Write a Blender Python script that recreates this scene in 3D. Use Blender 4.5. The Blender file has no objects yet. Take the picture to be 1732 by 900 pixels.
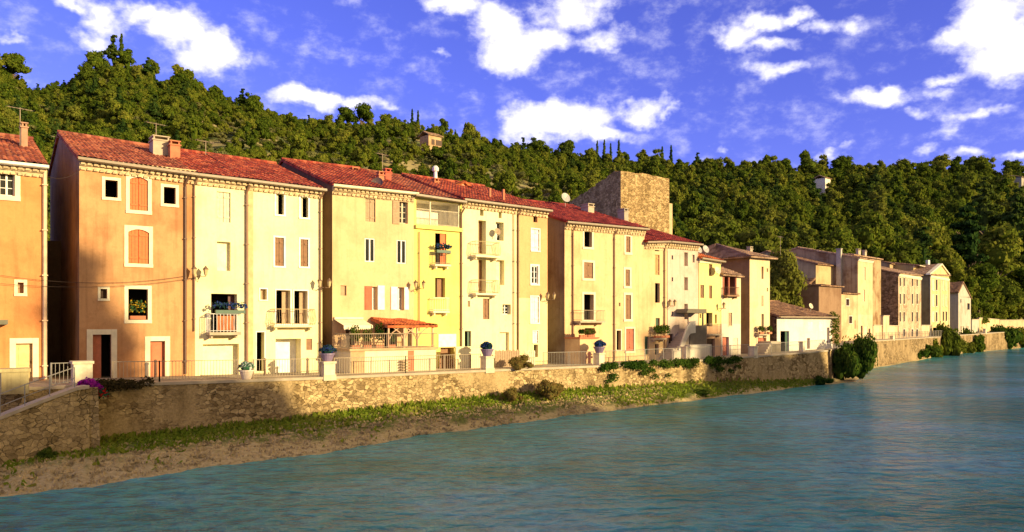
import bpy, math, random
import numpy as np
from mathutils import Vector, Matrix
R = math.radians
rnd = random.Random(7)
C = bpy.context.scene.collection
CAMZ = 5.6; F = 1300.0; CX = 866.0; HY = 545.0      # photo is 1732 px wide, horizon at 545

# ------------------------------------------------------------ camera
cd = bpy.data.cameras.new("camera"); cam = bpy.data.objects.new("camera", cd); C.objects.link(cam)
cam.location = (0, 0, CAMZ); cam.rotation_euler = (R(90), 0, 0)
cd.sensor_width = 36; cd.lens = 36*F/1732; cd.shift_y = (HY-450)/1732
cd.clip_end = 3000; cd.clip_start = .5
bpy.context.scene.camera = cam
sc = bpy.context.scene
sc.view_settings.view_transform = 'Standard'; sc.view_settings.look = 'None'
sc.view_settings.gamma = 1; sc.view_settings.use_curve_mapping = False
sc.view_settings.exposure = EXPOSURE = 0.78

# ------------------------------------------------------------ sun and sky
DX, DY = .8066, .5911                                 # direction of the row of houses
NX, NY = DY, -DX                                      # from the row towards the river
SA, SE = R(24), R(13)
sx = math.cos(SA)*NX+math.sin(SA)*DX; sy = math.cos(SA)*NY+math.sin(SA)*DY
SUN = Vector((sx*math.cos(SE), sy*math.cos(SE), math.sin(SE)))
ld = bpy.data.lights.new("sun", 'SUN'); ld.energy = 4.6; ld.angle = R(.5); ld.color = (1, .775, .42)
lo = bpy.data.objects.new("sun", ld); C.objects.link(lo)
lo.rotation_euler = (-SUN).to_track_quat('-Z', 'Y').to_euler(); lo.location = SUN*100

def new_nodes(nt):
    for n in list(nt.nodes): nt.nodes.remove(n)
    def N(t, **k):
        n = nt.nodes.new(t)
        for a, b in k.items(): setattr(n, a, b)
        return n
    return N
W = bpy.data.worlds.new("World"); sc.world = W; W.use_nodes = True
nt = W.node_tree; N = new_nodes(nt); L = nt.links.new
out = N('ShaderNodeOutputWorld'); bg = N('ShaderNodeBackground'); L(bg.outputs[0], out.inputs[0])
sky = N('ShaderNodeTexSky', sky_type='NISHITA', sun_disc=False)
sky.sun_elevation = SE; sky.sun_rotation = math.atan2(SUN.x, SUN.y)
sky.air_density = 1.0; sky.dust_density = .3; sky.ozone_density = 4
bg.inputs[1].default_value = 0.13
def vm(op, a, b=None, s=None):
    n = N('ShaderNodeVectorMath', operation=op)
    for i, v in enumerate((a, b)):
        if v is None: continue
        if hasattr(v, 'default_value') or isinstance(v, bpy.types.NodeSocket): L(v, n.inputs[i])
        else: n.inputs[i].default_value = v
    return n.outputs[1] if op in ('LENGTH', 'DISTANCE', 'DOT_PRODUCT') else n.outputs[0]
def mt(op, a, b=0.0, c=None, clamp=False):
    n = N('ShaderNodeMath', operation=op, use_clamp=clamp)
    for i, v in enumerate((a, b, c)):
        if v is None: continue
        if isinstance(v, bpy.types.NodeSocket): L(v, n.inputs[i])
        else: n.inputs[i].default_value = v
    return n.outputs[0]
tc = N('ShaderNodeTexCoord'); D0 = vm('NORMALIZE', tc.outputs['Generated'])
n1 = N('ShaderNodeTexNoise'); n1.inputs['Scale'].default_value = 9; n1.inputs['Detail'].default_value = 5; n1.inputs['Roughness'].default_value = .6
L(D0, n1.inputs['Vector'])
w = vm('MULTIPLY', vm('SUBTRACT', n1.outputs['Color'], (.5, .5, .5)), (.11, .11, .085))
Dw = vm('ADD', D0, w)
# clouds as (azimuth, elevation) patches of the sky: centre, half width, half height, strength
clouds = [(85,5,55,14,.8),(150,22,42,26,1.05),(135,65,34,20,.75),(240,10,55,20,1.0),(300,42,55,38,1.3),(355,85,48,38,1.4),(335,112,40,22,1.1),
 (20,66,28,8,.8),(520,166,62,17,1.3),(590,176,50,15,1.2),(640,184,30,8,.8),
 (765,14,50,16,1.0),(840,38,48,30,1.15),(868,82,52,38,1.4),(925,60,50,22,1.1),(965,18,70,22,.95),(1020,62,45,16,.8),(720,87,24,8,.9),
 (905,208,60,26,1.35),(965,205,62,30,1.4),(1015,228,40,18,1.2),(1085,188,50,16,.95),(1130,196,26,8,.8),
 (1235,62,34,22,1.0),(1280,28,50,17,1.1),(1340,18,52,13,1.1),(1395,40,44,15,1.0),(1445,34,30,16,.9),(1300,75,80,12,.7),(1305,128,44,16,.85),
 (1218,238,22,8,.9),(1690,25,75,50,1.45),(1715,85,65,42,1.4),(1620,118,50,12,.95),(1605,60,30,24,.8),
 (1478,178,54,17,1.1),(1500,160,32,14,.9),(1545,196,32,10,.8),(1590,215,30,32,.72),(1650,190,48,9,.7),(1600,150,30,12,.7),(1630,262,40,12,1.0),(1560,250,30,10,.7),(1395,263,26,10,.8),(1725,265,32,10,1.0)]
acc = None
for (px, py, rw, rh, st) in clouds:
    d = Vector(((px-CX)/F, 1, (HY-py)/F)); dl = d.length; d.normalize()
    rx, rz = rw/F/dl*1.42, rh/F/dl*1.5
    df = vm('MULTIPLY', vm('SUBTRACT', Dw, tuple(d)), (1/rx, 1/rx, 1/rz))
    v = mt('MULTIPLY', mt('SUBTRACT', 1.0, vm('LENGTH', df), clamp=True), st)
    acc = v if acc is None else mt('SMOOTH_MAX', acc, v, .15)
n2 = N('ShaderNodeTexNoise'); n2.inputs['Scale'].default_value = 26; n2.inputs['Detail'].default_value = 7; n2.inputs['Roughness'].default_value = .62
L(vm('MULTIPLY', D0, (1, 1, 1.6)), n2.inputs['Vector'])
n3 = N('ShaderNodeTexNoise'); n3.inputs['Scale'].default_value = 3.2; n3.inputs['Detail'].default_value = 6
L(vm('MULTIPLY', D0, (1, 1, 2)), n3.inputs['Vector'])
sep = N('ShaderNodeSeparateXYZ'); L(D0, sep.inputs[0])
away = N('ShaderNodeMapRange'); away.inputs[1].default_value = .45; away.inputs[2].default_value = .15; L(sep.outputs[1], away.inputs[0])
extra = mt('MULTIPLY', mt('MULTIPLY', mt('SUBTRACT', n3.outputs[0], .52), 4, clamp=True), away.outputs[0])
dens = mt('ADD', acc, mt('MULTIPLY', mt('SUBTRACT', n2.outputs[0], .52), 1.7))
gate = mt('MULTIPLY', acc, 5, clamp=True)
wisp = mt('MULTIPLY', mt('SUBTRACT', n2.outputs[0], .56, clamp=True), .16)
mr = N('ShaderNodeMapRange', interpolation_type='SMOOTHSTEP'); mr.inputs[1].default_value = .0; mr.inputs[2].default_value = .95
L(dens, mr.inputs[0])
cl = mt('ADD', mt('MAXIMUM', mt('MULTIPLY', mr.outputs[0], gate), extra), wisp, clamp=True)
tint = N('ShaderNodeMix', data_type='RGBA', blend_type='MULTIPLY'); tint.inputs[0].default_value = 1
L(sky.outputs[0], tint.inputs[6]); tint.inputs[7].default_value = SKYTINT = (.72, .49, 1.20, 1)
cm = N('ShaderNodeMix', data_type='RGBA'); L(cl, cm.inputs[0]); L(tint.outputs[2], cm.inputs[6])
cm.inputs[7].default_value = CLOUD = (6.2, 6.0, 6.4, 1)
# warm glow added to the sunward sky, out of frame, to fill shaded walls
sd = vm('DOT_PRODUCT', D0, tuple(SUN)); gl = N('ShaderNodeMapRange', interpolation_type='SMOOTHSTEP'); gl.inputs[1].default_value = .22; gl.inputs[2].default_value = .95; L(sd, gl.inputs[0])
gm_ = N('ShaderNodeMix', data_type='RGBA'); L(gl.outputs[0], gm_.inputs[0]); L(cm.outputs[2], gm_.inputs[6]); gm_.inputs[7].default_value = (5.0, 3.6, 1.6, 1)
up = N('ShaderNodeMapRange', interpolation_type='SMOOTHSTEP'); up.inputs[1].default_value = .55; up.inputs[2].default_value = .95; L(sep.outputs[2], up.inputs[0])
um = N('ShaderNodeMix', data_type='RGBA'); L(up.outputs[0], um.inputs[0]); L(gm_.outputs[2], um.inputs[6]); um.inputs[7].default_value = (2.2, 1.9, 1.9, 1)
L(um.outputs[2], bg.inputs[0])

# ------------------------------------------------------------ materials
MC = {}
def mat_base(name):
    m = bpy.data.materials.new(name); m.use_nodes = True
    nt = m.node_tree; N = new_nodes(nt)
    o = N('ShaderNodeOutputMaterial'); p = N('ShaderNodeBsdfPrincipled'); nt.links.new(p.outputs[0], o.inputs[0])
    return m, nt, N, nt.links.new, p
def ramp(N, stops):
    r = N('ShaderNodeValToRGB'); e = r.color_ramp.elements
    while len(e) < len(stops): e.new(.5)
    for i, (pos, c) in enumerate(stops): e[i].position = pos; e[i].color = (*c, 1)
    return r
def noise(N, L, vec, scale, detail=4, rough=.55):
    n = N('ShaderNodeTexNoise'); n.inputs['Scale'].default_value = scale; n.inputs['Detail'].default_value = detail
    n.inputs['Roughness'].default_value = rough
    if vec is not None: L(vec, n.inputs['Vector'])
    return n
def mapping(N, L, vec, sc):
    m = N('ShaderNodeMapping'); m.inputs['Scale'].default_value = sc; L(vec, m.inputs[0]); return m.outputs[0]
def mixc(N, L, f, a, b, mode='MIX'):
    m = N('ShaderNodeMix', data_type='RGBA', blend_type=mode)
    for i, v in ((0, f), (6, a), (7, b)):
        if isinstance(v, bpy.types.NodeSocket): L(v, m.inputs[i])
        elif i == 0: m.inputs[0].default_value = v
        else: m.inputs[i].default_value = (*v, 1)
    return m.outputs[2]
def plain(name, col, rough=.6, metal=0, var=.12, scale=3):
    if name in MC: return MC[name]
    m, nt, N, L, p = mat_base(name)
    geo = N('ShaderNodeNewGeometry')
    n = noise(N, L, geo.outputs['Position'], scale)
    r = ramp(N, [(.3, tuple(c*(1-var*1.6) for c in col)), (.7, tuple(min(1, c*(1+var)) for c in col))])
    L(n.outputs[0], r.inputs[0]); L(r.outputs[0], p.inputs['Base Color'])
    p.inputs['Roughness'].default_value = rough; p.inputs['Metallic'].default_value = metal
    MC[name] = m; return m
def stucco(name, col, low=None, low_z=None, stain=.35, rough=.9):
    stain *= .75
    """rendered wall: mottled patches, faint vertical streaks, wear; low = another paint below height low_z"""
    if name in MC: return MC[name]
    m, nt, N, L, p = mat_base(name)
    geo = N('ShaderNodeNewGeometry'); P = geo.outputs['Position']
    base = col
    if low is not None:
        s = N('ShaderNodeSeparateXYZ'); L(P, s.inputs[0])
        lt = N('ShaderNodeMath', operation='LESS_THAN'); L(s.outputs[2], lt.inputs[0]); lt.inputs[1].default_value = low_z
        base = mixc(N, L, lt.outputs[0], col, low)
    n1 = noise(N, L, P, .45, 6, .62)
    r1 = ramp(N, [(.36, (1-stain*.75, 1-stain*.95, 1-stain*1.05)), (.50, (1-stain*.12,)*3), (.515, (1, 1, 1)), (.60, (1.02,)*3), (.612, (1-stain*.2, 1-stain*.25, 1-stain*.3)), (.75, (1.04, 1.03, 1.02))])
    L(n1.outputs[0], r1.inputs[0])
    c = mixc(N, L, 1.0, base, r1.outputs[0], 'MULTIPLY')
    n2 = noise(N, L, mapping(N, L, P, (4, 4, .28)), 1.0, 5)
    r2 = ramp(N, [(.3, (1-stain*.8, 1-stain*.95, 1-stain)), (.5, (1, 1, 1))]); L(n2.outputs[0], r2.inputs[0])
    c = mixc(N, L, .7, c, r2.outputs[0], 'MULTIPLY')
    n3 = noise(N, L, P, 6, 8, .7)
    r3 = ramp(N, [(.25, (.8,)*3), (.6, (1, 1, 1))]); L(n3.outputs[0], r3.inputs[0])
    c = mixc(N, L, .6, c, r3.outputs[0], 'MULTIPLY')
    L(c, p.inputs['Base Color']); p.inputs['Roughness'].default_value = rough
    p.inputs['Specular IOR Level'].default_value = .2
    b = N('ShaderNodeBump'); b.inputs['Strength'].default_value = .35; b.inputs['Distance'].default_value = .03
    L(n3.outputs[0], b.inputs['Height']); L(b.outputs[0], p.inputs['Normal'])
    MC[name] = m; return m
def stone(name, lightc, darkc, mortar, scale=3.2, plaster=None, pl_amt=.5, bump=.09):
    if name in MC: return MC[name]
    m, nt, N, L, p = mat_base(name)
    geo = N('ShaderNodeNewGeometry'); P = geo.outputs['Position']
    wn = noise(N, L, P, 2.2, 3)
    wv = N('ShaderNodeVectorMath', operation='MULTIPLY_ADD'); L(wn.outputs['Color'], wv.inputs[0]); wv.inputs[1].default_value = (.28,)*3; L(P, wv.inputs[2])
    V = mapping(N, L, wv.outputs[0], (1, 1, 1.6))
    v1 = N('ShaderNodeTexVoronoi'); v1.inputs['Scale'].default_value = scale; L(V, v1.inputs['Vector'])
    v2 = N('ShaderNodeTexVoronoi', feature='DISTANCE_TO_EDGE'); v2.inputs['Scale'].default_value = scale; L(V, v2.inputs['Vector'])
    sp = N('ShaderNodeSeparateColor'); L(v1.outputs['Color'], sp.inputs[0])
    rc = ramp(N, [(.12, tuple(q*.8 for q in darkc)), (.5, tuple((q+w_)/2 for q, w_ in zip(darkc, lightc))), (.88, tuple(q*1.12 for q in lightc))]); L(sp.outputs[0], rc.inputs[0])
    fn = noise(N, L, P, 9, 6, .7); rf = ramp(N, [(.3, (.62,)*3), (.65, (1.08,)*3)]); L(fn.outputs[0], rf.inputs[0])
    c = mixc(N, L, 1.0, rc.outputs[0], rf.outputs[0], 'MULTIPLY')
    # joints are wide in some places, tight in others
    wj = noise(N, L, P, 1.1, 3)
    jr = N('ShaderNodeMapRange'); L(wj.outputs[0], jr.inputs[0]); jr.inputs[1].default_value = .3; jr.inputs[2].default_value = .7; jr.inputs[3].default_value = .012; jr.inputs[4].default_value = .055
    dv = N('ShaderNodeMath', operation='DIVIDE', use_clamp=True); L(v2.outputs['Distance'], dv.inputs[0]); L(jr.outputs[0], dv.inputs[1])
    c = mixc(N, L, dv.outputs[0], mortar, c)
    h = dv.outputs[0]
    if plaster:
        pn = noise(N, L, P, .38, 6, .65)
        pr = ramp(N, [(.5-.06+(.5-pl_amt)*.3, (0,)*3), (.5+.06+(.5-pl_amt)*.3, (1,)*3)]); L(pn.outputs[0], pr.inputs[0])
        pc = mixc(N, L, 1.0, plaster, rf.outputs[0], 'MULTIPLY')
        c = mixc(N, L, pr.outputs[0], c, pc)
        hm = N('ShaderNodeMath', operation='MAXIMUM'); L(h, hm.inputs[0]); L(pr.outputs[0], hm.inputs[1]); h = hm.outputs[0]
    ds = noise(N, L, mapping(N, L, P, (1.5, 1.5, .35)), 1.0, 5); rd = ramp(N, [(.32, (.6, .58, .52)), (.55, (1, 1, 1))]); L(ds.outputs[0], rd.inputs[0])
    c = mixc(N, L, .8, c, rd.outputs[0], 'MULTIPLY')
    L(c, p.inputs['Base Color']); p.inputs['Roughness'].default_value = .95; p.inputs['Specular IOR Level'].default_value = .15
    ad = N('ShaderNodeMath', operation='MULTIPLY_ADD'); L(fn.outputs[0], ad.inputs[0]); ad.inputs[1].default_value = .5; L(h, ad.inputs[2])
    b = N('ShaderNodeBump'); b.inputs['Strength'].default_value = 1; b.inputs['Distance'].default_value = bump
    L(ad.outputs[0], b.inputs['Height']); L(b.outputs[0], p.inputs['Normal'])
    MC[name] = m; return m
def tiles(name, a, b_, c_):
    """canal tiles: colour changes tile by tile, lichen and soot in patches"""
    if name in MC: return MC[name]
    m, nt, N, L, p = mat_base(name)
    tc = N('ShaderNodeTexCoord'); P = tc.outputs['Object']
    sn = N('ShaderNodeVectorMath', operation='SNAP'); L(P, sn.inputs[0]); sn.inputs[1].default_value = (.22, .38, 50)
    wn = N('ShaderNodeTexWhiteNoise', noise_dimensions='2D'); L(sn.outputs[0], wn.inputs['Vector'])
    r = ramp(N, [(0, b_), (.5, a), (1, c_)]); L(wn.outputs['Value'], r.inputs[0])
    n = noise(N, L, P, 1.1, 6, .65); rn = ramp(N, [(.32, (.42, .40, .42)), (.5, (.95,)*3), (.7, (1.15, 1.1, 1.05))]); L(n.outputs[0], rn.inputs[0])
    c = mixc(N, L, 1.0, r.outputs[0], rn.outputs[0], 'MULTIPLY')
    L(c, p.inputs['Base Color']); p.inputs['Roughness'].default_value = .85; p.inputs['Specular IOR Level'].default_value = .2
    MC[name] = m; return m
def leafmat(name, stops, trans=.35, big=.05, objrand=True):
    if name in MC: return MC[name]
    m = bpy.data.materials.new(name); m.use_nodes = True; nt = m.node_tree; N = new_nodes(nt); L = nt.links.new
    o = N('ShaderNodeOutputMaterial'); geo = N('ShaderNodeNewGeometry'); oi = N('ShaderNodeObjectInfo')
    n = noise(N, L, geo.outputs['Position'], big, 3)
    a = N('ShaderNodeMath', operation='MULTIPLY_ADD'); L(geo.outputs['Random Per Island'], a.inputs[0]); a.inputs[1].default_value = .42
    s = N('ShaderNodeMath', operation='MULTIPLY_ADD'); L(oi.outputs['Random'] if objrand else n.outputs[0], s.inputs[0]); s.inputs[1].default_value = .50
    L(s.outputs[0], a.inputs[2])
    s2 = N('ShaderNodeMath', operation='MULTIPLY'); L(n.outputs[0], s2.inputs[0]); s2.inputs[1].default_value = .22; L(s2.outputs[0], s.inputs[2])
    r = ramp(N, stops); L(a.outputs[0], r.inputs[0])
    d = N('ShaderNodeBsdfDiffuse'); t = N('ShaderNodeBsdfTranslucent'); L(r.outputs[0], d.inputs[0]); L(r.outputs[0], t.inputs[0])
    mx = N('ShaderNodeMixShader'); mx.inputs[0].default_value = trans; L(d.outputs[0], mx.inputs[1]); L(t.outputs[0], mx.inputs[2]); L(mx.outputs[0], o.inputs[0])
    MC[name] = m; return m
def glassy(name='window_glass', col=(.02, .022, .02)):
    if name in MC: return MC[name]
    m, nt, N, L, p = mat_base(name)
    p.inputs['Base Color'].default_value = (*col, 1); p.inputs['Roughness'].default_value = .08
    MC[name] = m; return m

WHITE = plain('white_paint', (.78, .76, .70), .5)
CREAMT = plain('cream_trim', (.80, .70, .48), .85, var=.08)
CORN = plain('cornice_tile', (.62, .46, .26), .9, var=.3, scale=4)
DARK = plain('painted_dark', (.012, .010, .010), .95)  # near-black colour standing in for unlit depth inside openings
IRON = plain('rusty_iron', (.16, .09, .05), .7)
IRONL = plain('pale_iron', (.42, .33, .22), .6)
IRONG = plain('grey_iron', (.30, .28, .24), .5)
ORANGE = plain('orange_wood', (.66, .13, .015), .6, scale=8)
REDWOOD = plain('red_brown_wood', (.42, .12, .06), .65, scale=6)
BROWN = plain('brown_wood', (.26, .13, .06), .7, scale=6)
TAUPE = plain('taupe_wood', (.42, .29, .17), .75, scale=6)
PALEW = plain('pale_wood', (.66, .58, .42), .75, scale=6)
DARKW = plain('dark_wood', (.07, .035, .02), .7, scale=6)
ZINC = plain('zinc', (.27, .20, .13), .5)
COPPER = plain('old_pipe', (.24, .13, .07), .6)
GREEN = plain('green_paint', (.03, .09, .05), .5)
CONC = plain('concrete', (.46, .38, .27), .9, scale=2)
TERRA = plain('terracotta', (.48, .17, .08), .8)
DISH = plain('dish_grey', (.42, .40, .37), .5)
GLASS = glassy()

# ------------------------------------------------------------ mesh builder
class MB:
    def __init__(s): s.v = []; s.f = []; s.m = []; s.mi = 0
    def quad(s, *pts):
        i = len(s.v); s.v += [tuple(p) for p in pts]; s.f.append(tuple(range(i, i+len(pts)))); s.m.append(s.mi)
    def box(s, x0, y0, z0, x1, y1, z1):
        i = len(s.v)
        s.v += [(x0,y0,z0),(x1,y0,z0),(x1,y1,z0),(x0,y1,z0),(x0,y0,z1),(x1,y0,z1),(x1,y1,z1),(x0,y1,z1)]
        for f in ((0,3,2,1),(4,5,6,7),(0,1,5,4),(1,2,6,5),(2,3,7,6),(3,0,4,7)):
            s.f.append(tuple(i+k for k in f)); s.m.append(s.mi)
    def tube(s, pts, r, n=6, caps=True):
        pts = [Vector(p) for p in pts]; rings = []
        for k, p in enumerate(pts):
            a = pts[max(0, k-1)]; b = pts[min(len(pts)-1, k+1)]; t = (b-a).normalized()
            u = t.cross(Vector((0, 0, 1)));
            if u.length < .05: u = t.cross(Vector((1, 0, 0)))
            u.normalize(); w = t.cross(u)
            rr = r[k] if isinstance(r, (list, tuple)) else r
            i = len(s.v); rings.append(i)
            for j in range(n):
                an = 2*math.pi*j/n; s.v.append(tuple(p+u*math.cos(an)*rr+w*math.sin(an)*rr))
        for a, b in zip(rings, rings[1:]):
            for j in range(n):
                s.f.append((a+j, a+(j+1)%n, b+(j+1)%n, b+j)); s.m.append(s.mi)
        if caps:
            s.f.append(tuple(rings[0]+j for j in range(n))[::-1]); s.m.append(s.mi)
            s.f.append(tuple(rings[-1]+j for j in range(n))); s.m.append(s.mi)
    def lathe(s, prof, n=14, c=(0, 0, 0)):
        rings = []
        for (r, z) in prof:
            i = len(s.v); rings.append(i)
            for j in range(n):
                a = 2*math.pi*j/n; s.v.append((c[0]+r*math.cos(a), c[1]+r*math.sin(a), c[2]+z))
        for a, b in zip(rings, rings[1:]):
            for j in range(n):
                s.f.append((a+j, a+(j+1)%n, b+(j+1)%n, b+j)); s.m.append(s.mi)
        s.f.append(tuple(rings[-1]+j for j in range(n))); s.m.append(s.mi)
        s.f.append(tuple(rings[0]+j for j in range(n))[::-1]); s.m.append(s.mi)
    def prism(s, poly, y0, y1):
        """poly of (x,z) extruded from y0 to y1"""
        i = len(s.v); n = len(poly)
        s.v += [(x, y0, z) for x, z in poly]+[(x, y1, z) for x, z in poly]
        s.f.append(tuple(range(i, i+n))); s.m.append(s.mi)
        s.f.append(tuple(range(i+n, i+2*n))[::-1]); s.m.append(s.mi)
        for k in range(n):
            a, b = i+k, i+(k+1)%n; s.f.append((a, a+n, b+n, b)); s.m.append(s.mi)
    def build(s, name, mats, parent=None, smooth=False, label=None, loc=None):
        me = bpy.data.meshes.new(name); me.from_pydata(s.v, [], s.f)
        if not isinstance(mats, (list, tuple)): mats = [mats]
        for m in mats: me.materials.append(m)
        if len(mats) > 1: me.polygons.foreach_set('material_index', s.m)
        if smooth: me.polygons.foreach_set('use_smooth', [True]*len(me.polygons))
        me.update()
        o = bpy.data.objects.new(name, me); C.objects.link(o)
        if parent is not None: o.parent = parent
        if loc: o.location = loc
        if label: o['label'] = label
        return o
def tag(o, label=None, cat=None, group=None, kind=None):
    if label: o['label'] = label
    if cat: o['category'] = cat
    if group: o['group'] = group
    if kind: o['kind'] = kind
    return o
def empty(name, loc, rz=0, label=None, cat=None, group=None):
    o = bpy.data.objects.new(name, None); C.objects.link(o); o.location = loc; o.rotation_euler = (0, 0, rz)
    o.empty_display_size = .3
    return tag(o, label, cat, group)
def copy_tree(o, parent=None):
    c = o.copy(); C.objects.link(c)
    if parent is not None: c.parent = parent
    for ch in [k for k in bpy.data.objects if k.parent == o and k is not c]:
        copy_tree(ch, c)
    return c
def npmesh(name, V, Fq, mats, parent=None, midx=None):
    me = bpy.data.meshes.new(name)
    V = np.asarray(V, np.float32); Fq = np.asarray(Fq, np.int32); k = Fq.shape[1]
    me.vertices.add(len(V)); me.vertices.foreach_set('co', V.ravel())
    me.loops.add(Fq.size); me.loops.foreach_set('vertex_index', Fq.ravel())
    me.polygons.add(len(Fq)); me.polygons.foreach_set('loop_start', np.arange(0, Fq.size, k, dtype=np.int32))
    for m in (mats if isinstance(mats, (list, tuple)) else [mats]): me.materials.append(m)
    if midx is not None: me.polygons.foreach_set('material_index', np.asarray(midx, np.int32))
    me.update(calc_edges=True); return me

# ------------------------------------------------------------ where things stand (metres, from the survey of the photo)
def facP(x):                                            # scale (px per metre) of the house row at photo column x
    if x <= 1412: return 35.4-.01414*(x-140)
    if x <= 1605: return 14.0-.0262*(x-1422)
    return max(4.2, 9.2-.0165*(x-1605))
def quayP(x):
    if x <= 1400: return 38.9-.0165*(x-160)
    if x <= 1466: return 18.4-(x-1400)/66*4.4
    if x <= 1600: return 14.0-.031*(x-1466)
    return max(4.4, 9.85-.0168*(x-1600))
def interp(x, T):
    if x <= T[0][0]: return T[0][1]
    for (a, b), (c, d) in zip(T, T[1:]):
        if x <= c: return b+(d-b)*(x-a)/(c-a)
    return T[-1][1]
DROP = [(0,2.7),(160,2.7),(545,2.85),(830,2.88),(1020,2.95),(1200,2.88),(1320,2.72),(1390,2.6),(1470,2.28),(1600,2.4),(1732,1.9)]
def streetz(x): return CAMZ-interp(x, DROP)
def pt(x, p, z=0.0): return Vector(((x-CX)/p, F/p, z))
def zat(y, p): return CAMZ-(y-HY)/p
WLINE = [(-400,890),(-120,858),(0,840),(160,822),(350,790),(560,765),(700,738),(830,722),(950,705),(1150,680),(1300,662),(1390,650),(1446,646),(1458,636),(1470,625),(1600,600),(1732,587),(1900,578),(2400,570)]
BASEZ = [(-200,.35),(160,.40),(480,.65),(700,.95),(870,1.1),(1180,1.1),(1390,.5),(1470,.1),(2000,.1)]
# ------------------------------------------------------------ foliage helpers
def leaf_cloud(rs, cen, rad, n, size, flat=.9, jit=.55, shell=(.78, 1.08), up=0.15):
    """n quads around an ellipsoid lobe"""
    d = rs.normal(size=(n, 3)); d /= np.linalg.norm(d, axis=1)[:, None]
    d[:, 2] = np.where(d[:, 2] < -.35, -d[:, 2]*.6, d[:, 2])
    r = rs.uniform(shell[0], shell[1], n)[:, None]
    P = np.asarray(cen)+d*np.asarray(rad)*r
    nn = d/np.asarray(rad)*np.mean(rad)+rs.normal(size=(n, 3))*jit+np.array([0, 0, up]); nn /= np.linalg.norm(nn, axis=1)[:, None]
    t = np.cross(nn, rs.normal(size=(n, 3))); t /= np.linalg.norm(t, axis=1)[:, None]; b = np.cross(nn, t)
    s = (size*rs.uniform(.55, 1.3, n))[:, None]
    return np.stack([P-t*s-b*s*.2, P-t*s*.1-b*s*flat, P+t*s+b*s*.15, P+t*s*.05+b*s*flat], 1)
def quads_mesh(name, Qs, mats):
    Q = np.concatenate(Qs); V = Q.reshape(-1, 3); Fq = np.arange(len(V)).reshape(-1, 4)
    return npmesh(name, V, Fq, mats)
def core_quads(rs, cen, rad, seg=10, ring=6):
    """lumpy closed core so the crown is not see-through everywhere"""
    out = []
    th = np.linspace(0, 2*np.pi, seg+1)[:-1]; ph = np.linspace(-1.2, 1.45, ring)
    g = np.array([[(math.cos(a)*math.cos(b), math.sin(a)*math.cos(b), math.sin(b)) for a in th] for b in ph])
    g *= rs.uniform(.85, 1.08, (ring, seg, 1)); g = g*np.asarray(rad)+np.asarray(cen)
    for i in range(ring-1):
        for j in range(seg):
            out.append([g[i, j], g[i, (j+1) % seg], g[i+1, (j+1) % seg], g[i+1, j]])
    return np.array(out)
def crown(kind, seed, nl=70, size=.11, dens=1.0):
    """crown in unit space: radius about 1, stands on z=0"""
    rs = np.random.RandomState(seed); Q = []
    if kind == 'round':
        lobes = [((0, 0, 1.0), (.6, .6, .62))]
        for i in range(15):
            a = rs.uniform(0, 6.28); rr = rs.uniform(.25, .78); z = rs.uniform(.45, 1.65)
            rr *= 1-max(0, z-1.0)*.75; s = rs.uniform(.24, .42)
            lobes.append(((math.cos(a)*rr, math.sin(a)*rr, z), (s, s, s*.85)))
    elif kind == 'wide':
        lobes = [((0, 0, .7), (.7, .7, .4))]
        for i in range(16):
            a = rs.uniform(0, 6.28); rr = rs.uniform(.3, .9); z = rs.uniform(.35, 1.1)-.25*max(0, rr-.5); s = rs.uniform(.2, .38)
            lobes.append(((math.cos(a)*rr, math.sin(a)*rr, z), (s, s, s*.75)))
    elif kind == 'tall':
        lobes = [((0, 0, 1.2), (.45, .45, 1.0))]
        for i in range(18):
            z = rs.uniform(.2, 2.5); m = .75*math.sqrt(max(.02, 1-((z-1.15)/1.5)**2)); a = rs.uniform(0, 6.28); rr = m*rs.uniform(.4, .9); s = rs.uniform(.2, .36)
            lobes.append(((math.cos(a)*rr, math.sin(a)*rr, z), (s, s, s)))
    elif kind == 'pine':
        lobes = [((0, 0, 1.0), (.25, .25, .9))]
        for i in range(24):
            z = rs.uniform(.15, 2.2); m = .9*(1-z/2.6); a = rs.uniform(0, 6.28); rr = m*rs.uniform(.3, .95); s = rs.uniform(.18, .34)*(1.1-z/3)
            lobes.append(((math.cos(a)*rr, math.sin(a)*rr, z), (s*1.2, s*1.2, s*.5)))
    elif kind == 'cypress':
        lobes = []
        for i in range(9):
            z = .2+i*.42; s = .36*math.sin(min(1, (i+1.6)/3)*1.5)*(1-i/11)
            lobes.append(((rs.uniform(-.05, .05), rs.uniform(-.05, .05), z), (s, s, .42)))
    elif kind == 'bush':
        lobes = [((0, 0, .3), (.6, .6, .4))]
        for i in range(14):
            a = rs.uniform(0, 6.28); rr = rs.uniform(.2, .85); z = rs.uniform(.1, .75)*(1.1-rr*.5); s = rs.uniform(.2, .36)
            lobes.append(((math.cos(a)*rr, math.sin(a)*rr, z), (s, s, s*.9)))
    for c, r in lobes:
        Q.append(core_quads(rs, c, np.array(r)*.8))
        Q.append(leaf_cloud(rs, c, r, int(nl*dens*(.5+np.mean(r)*1.6)), size, shell=(.72, 1.22)))
    return Q
def trunk_mb(h, r, seed=0, lean=.1):
    rr = random.Random(seed); m = MB()
    top = (rr.uniform(-lean, lean), rr.uniform(-lean, lean), h)
    m.tube([(0, 0, -.3), (top[0]*.4, top[1]*.4, h*.5), top], [r*1.25, r*.9, r*.6], 7)
    for i in range(5):
        a = rr.uniform(0, 6.28); l = h*rr.uniform(.35, .6); z = h*rr.uniform(.55, .95)
        m.tube([(top[0]*z/h, top[1]*z/h, z), (math.cos(a)*l*.5, math.sin(a)*l*.5, z+l*.5), (math.cos(a)*l, math.sin(a)*l, z+l*.8)], [r*.5, r*.35, r*.15], 5)
    return m
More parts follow.
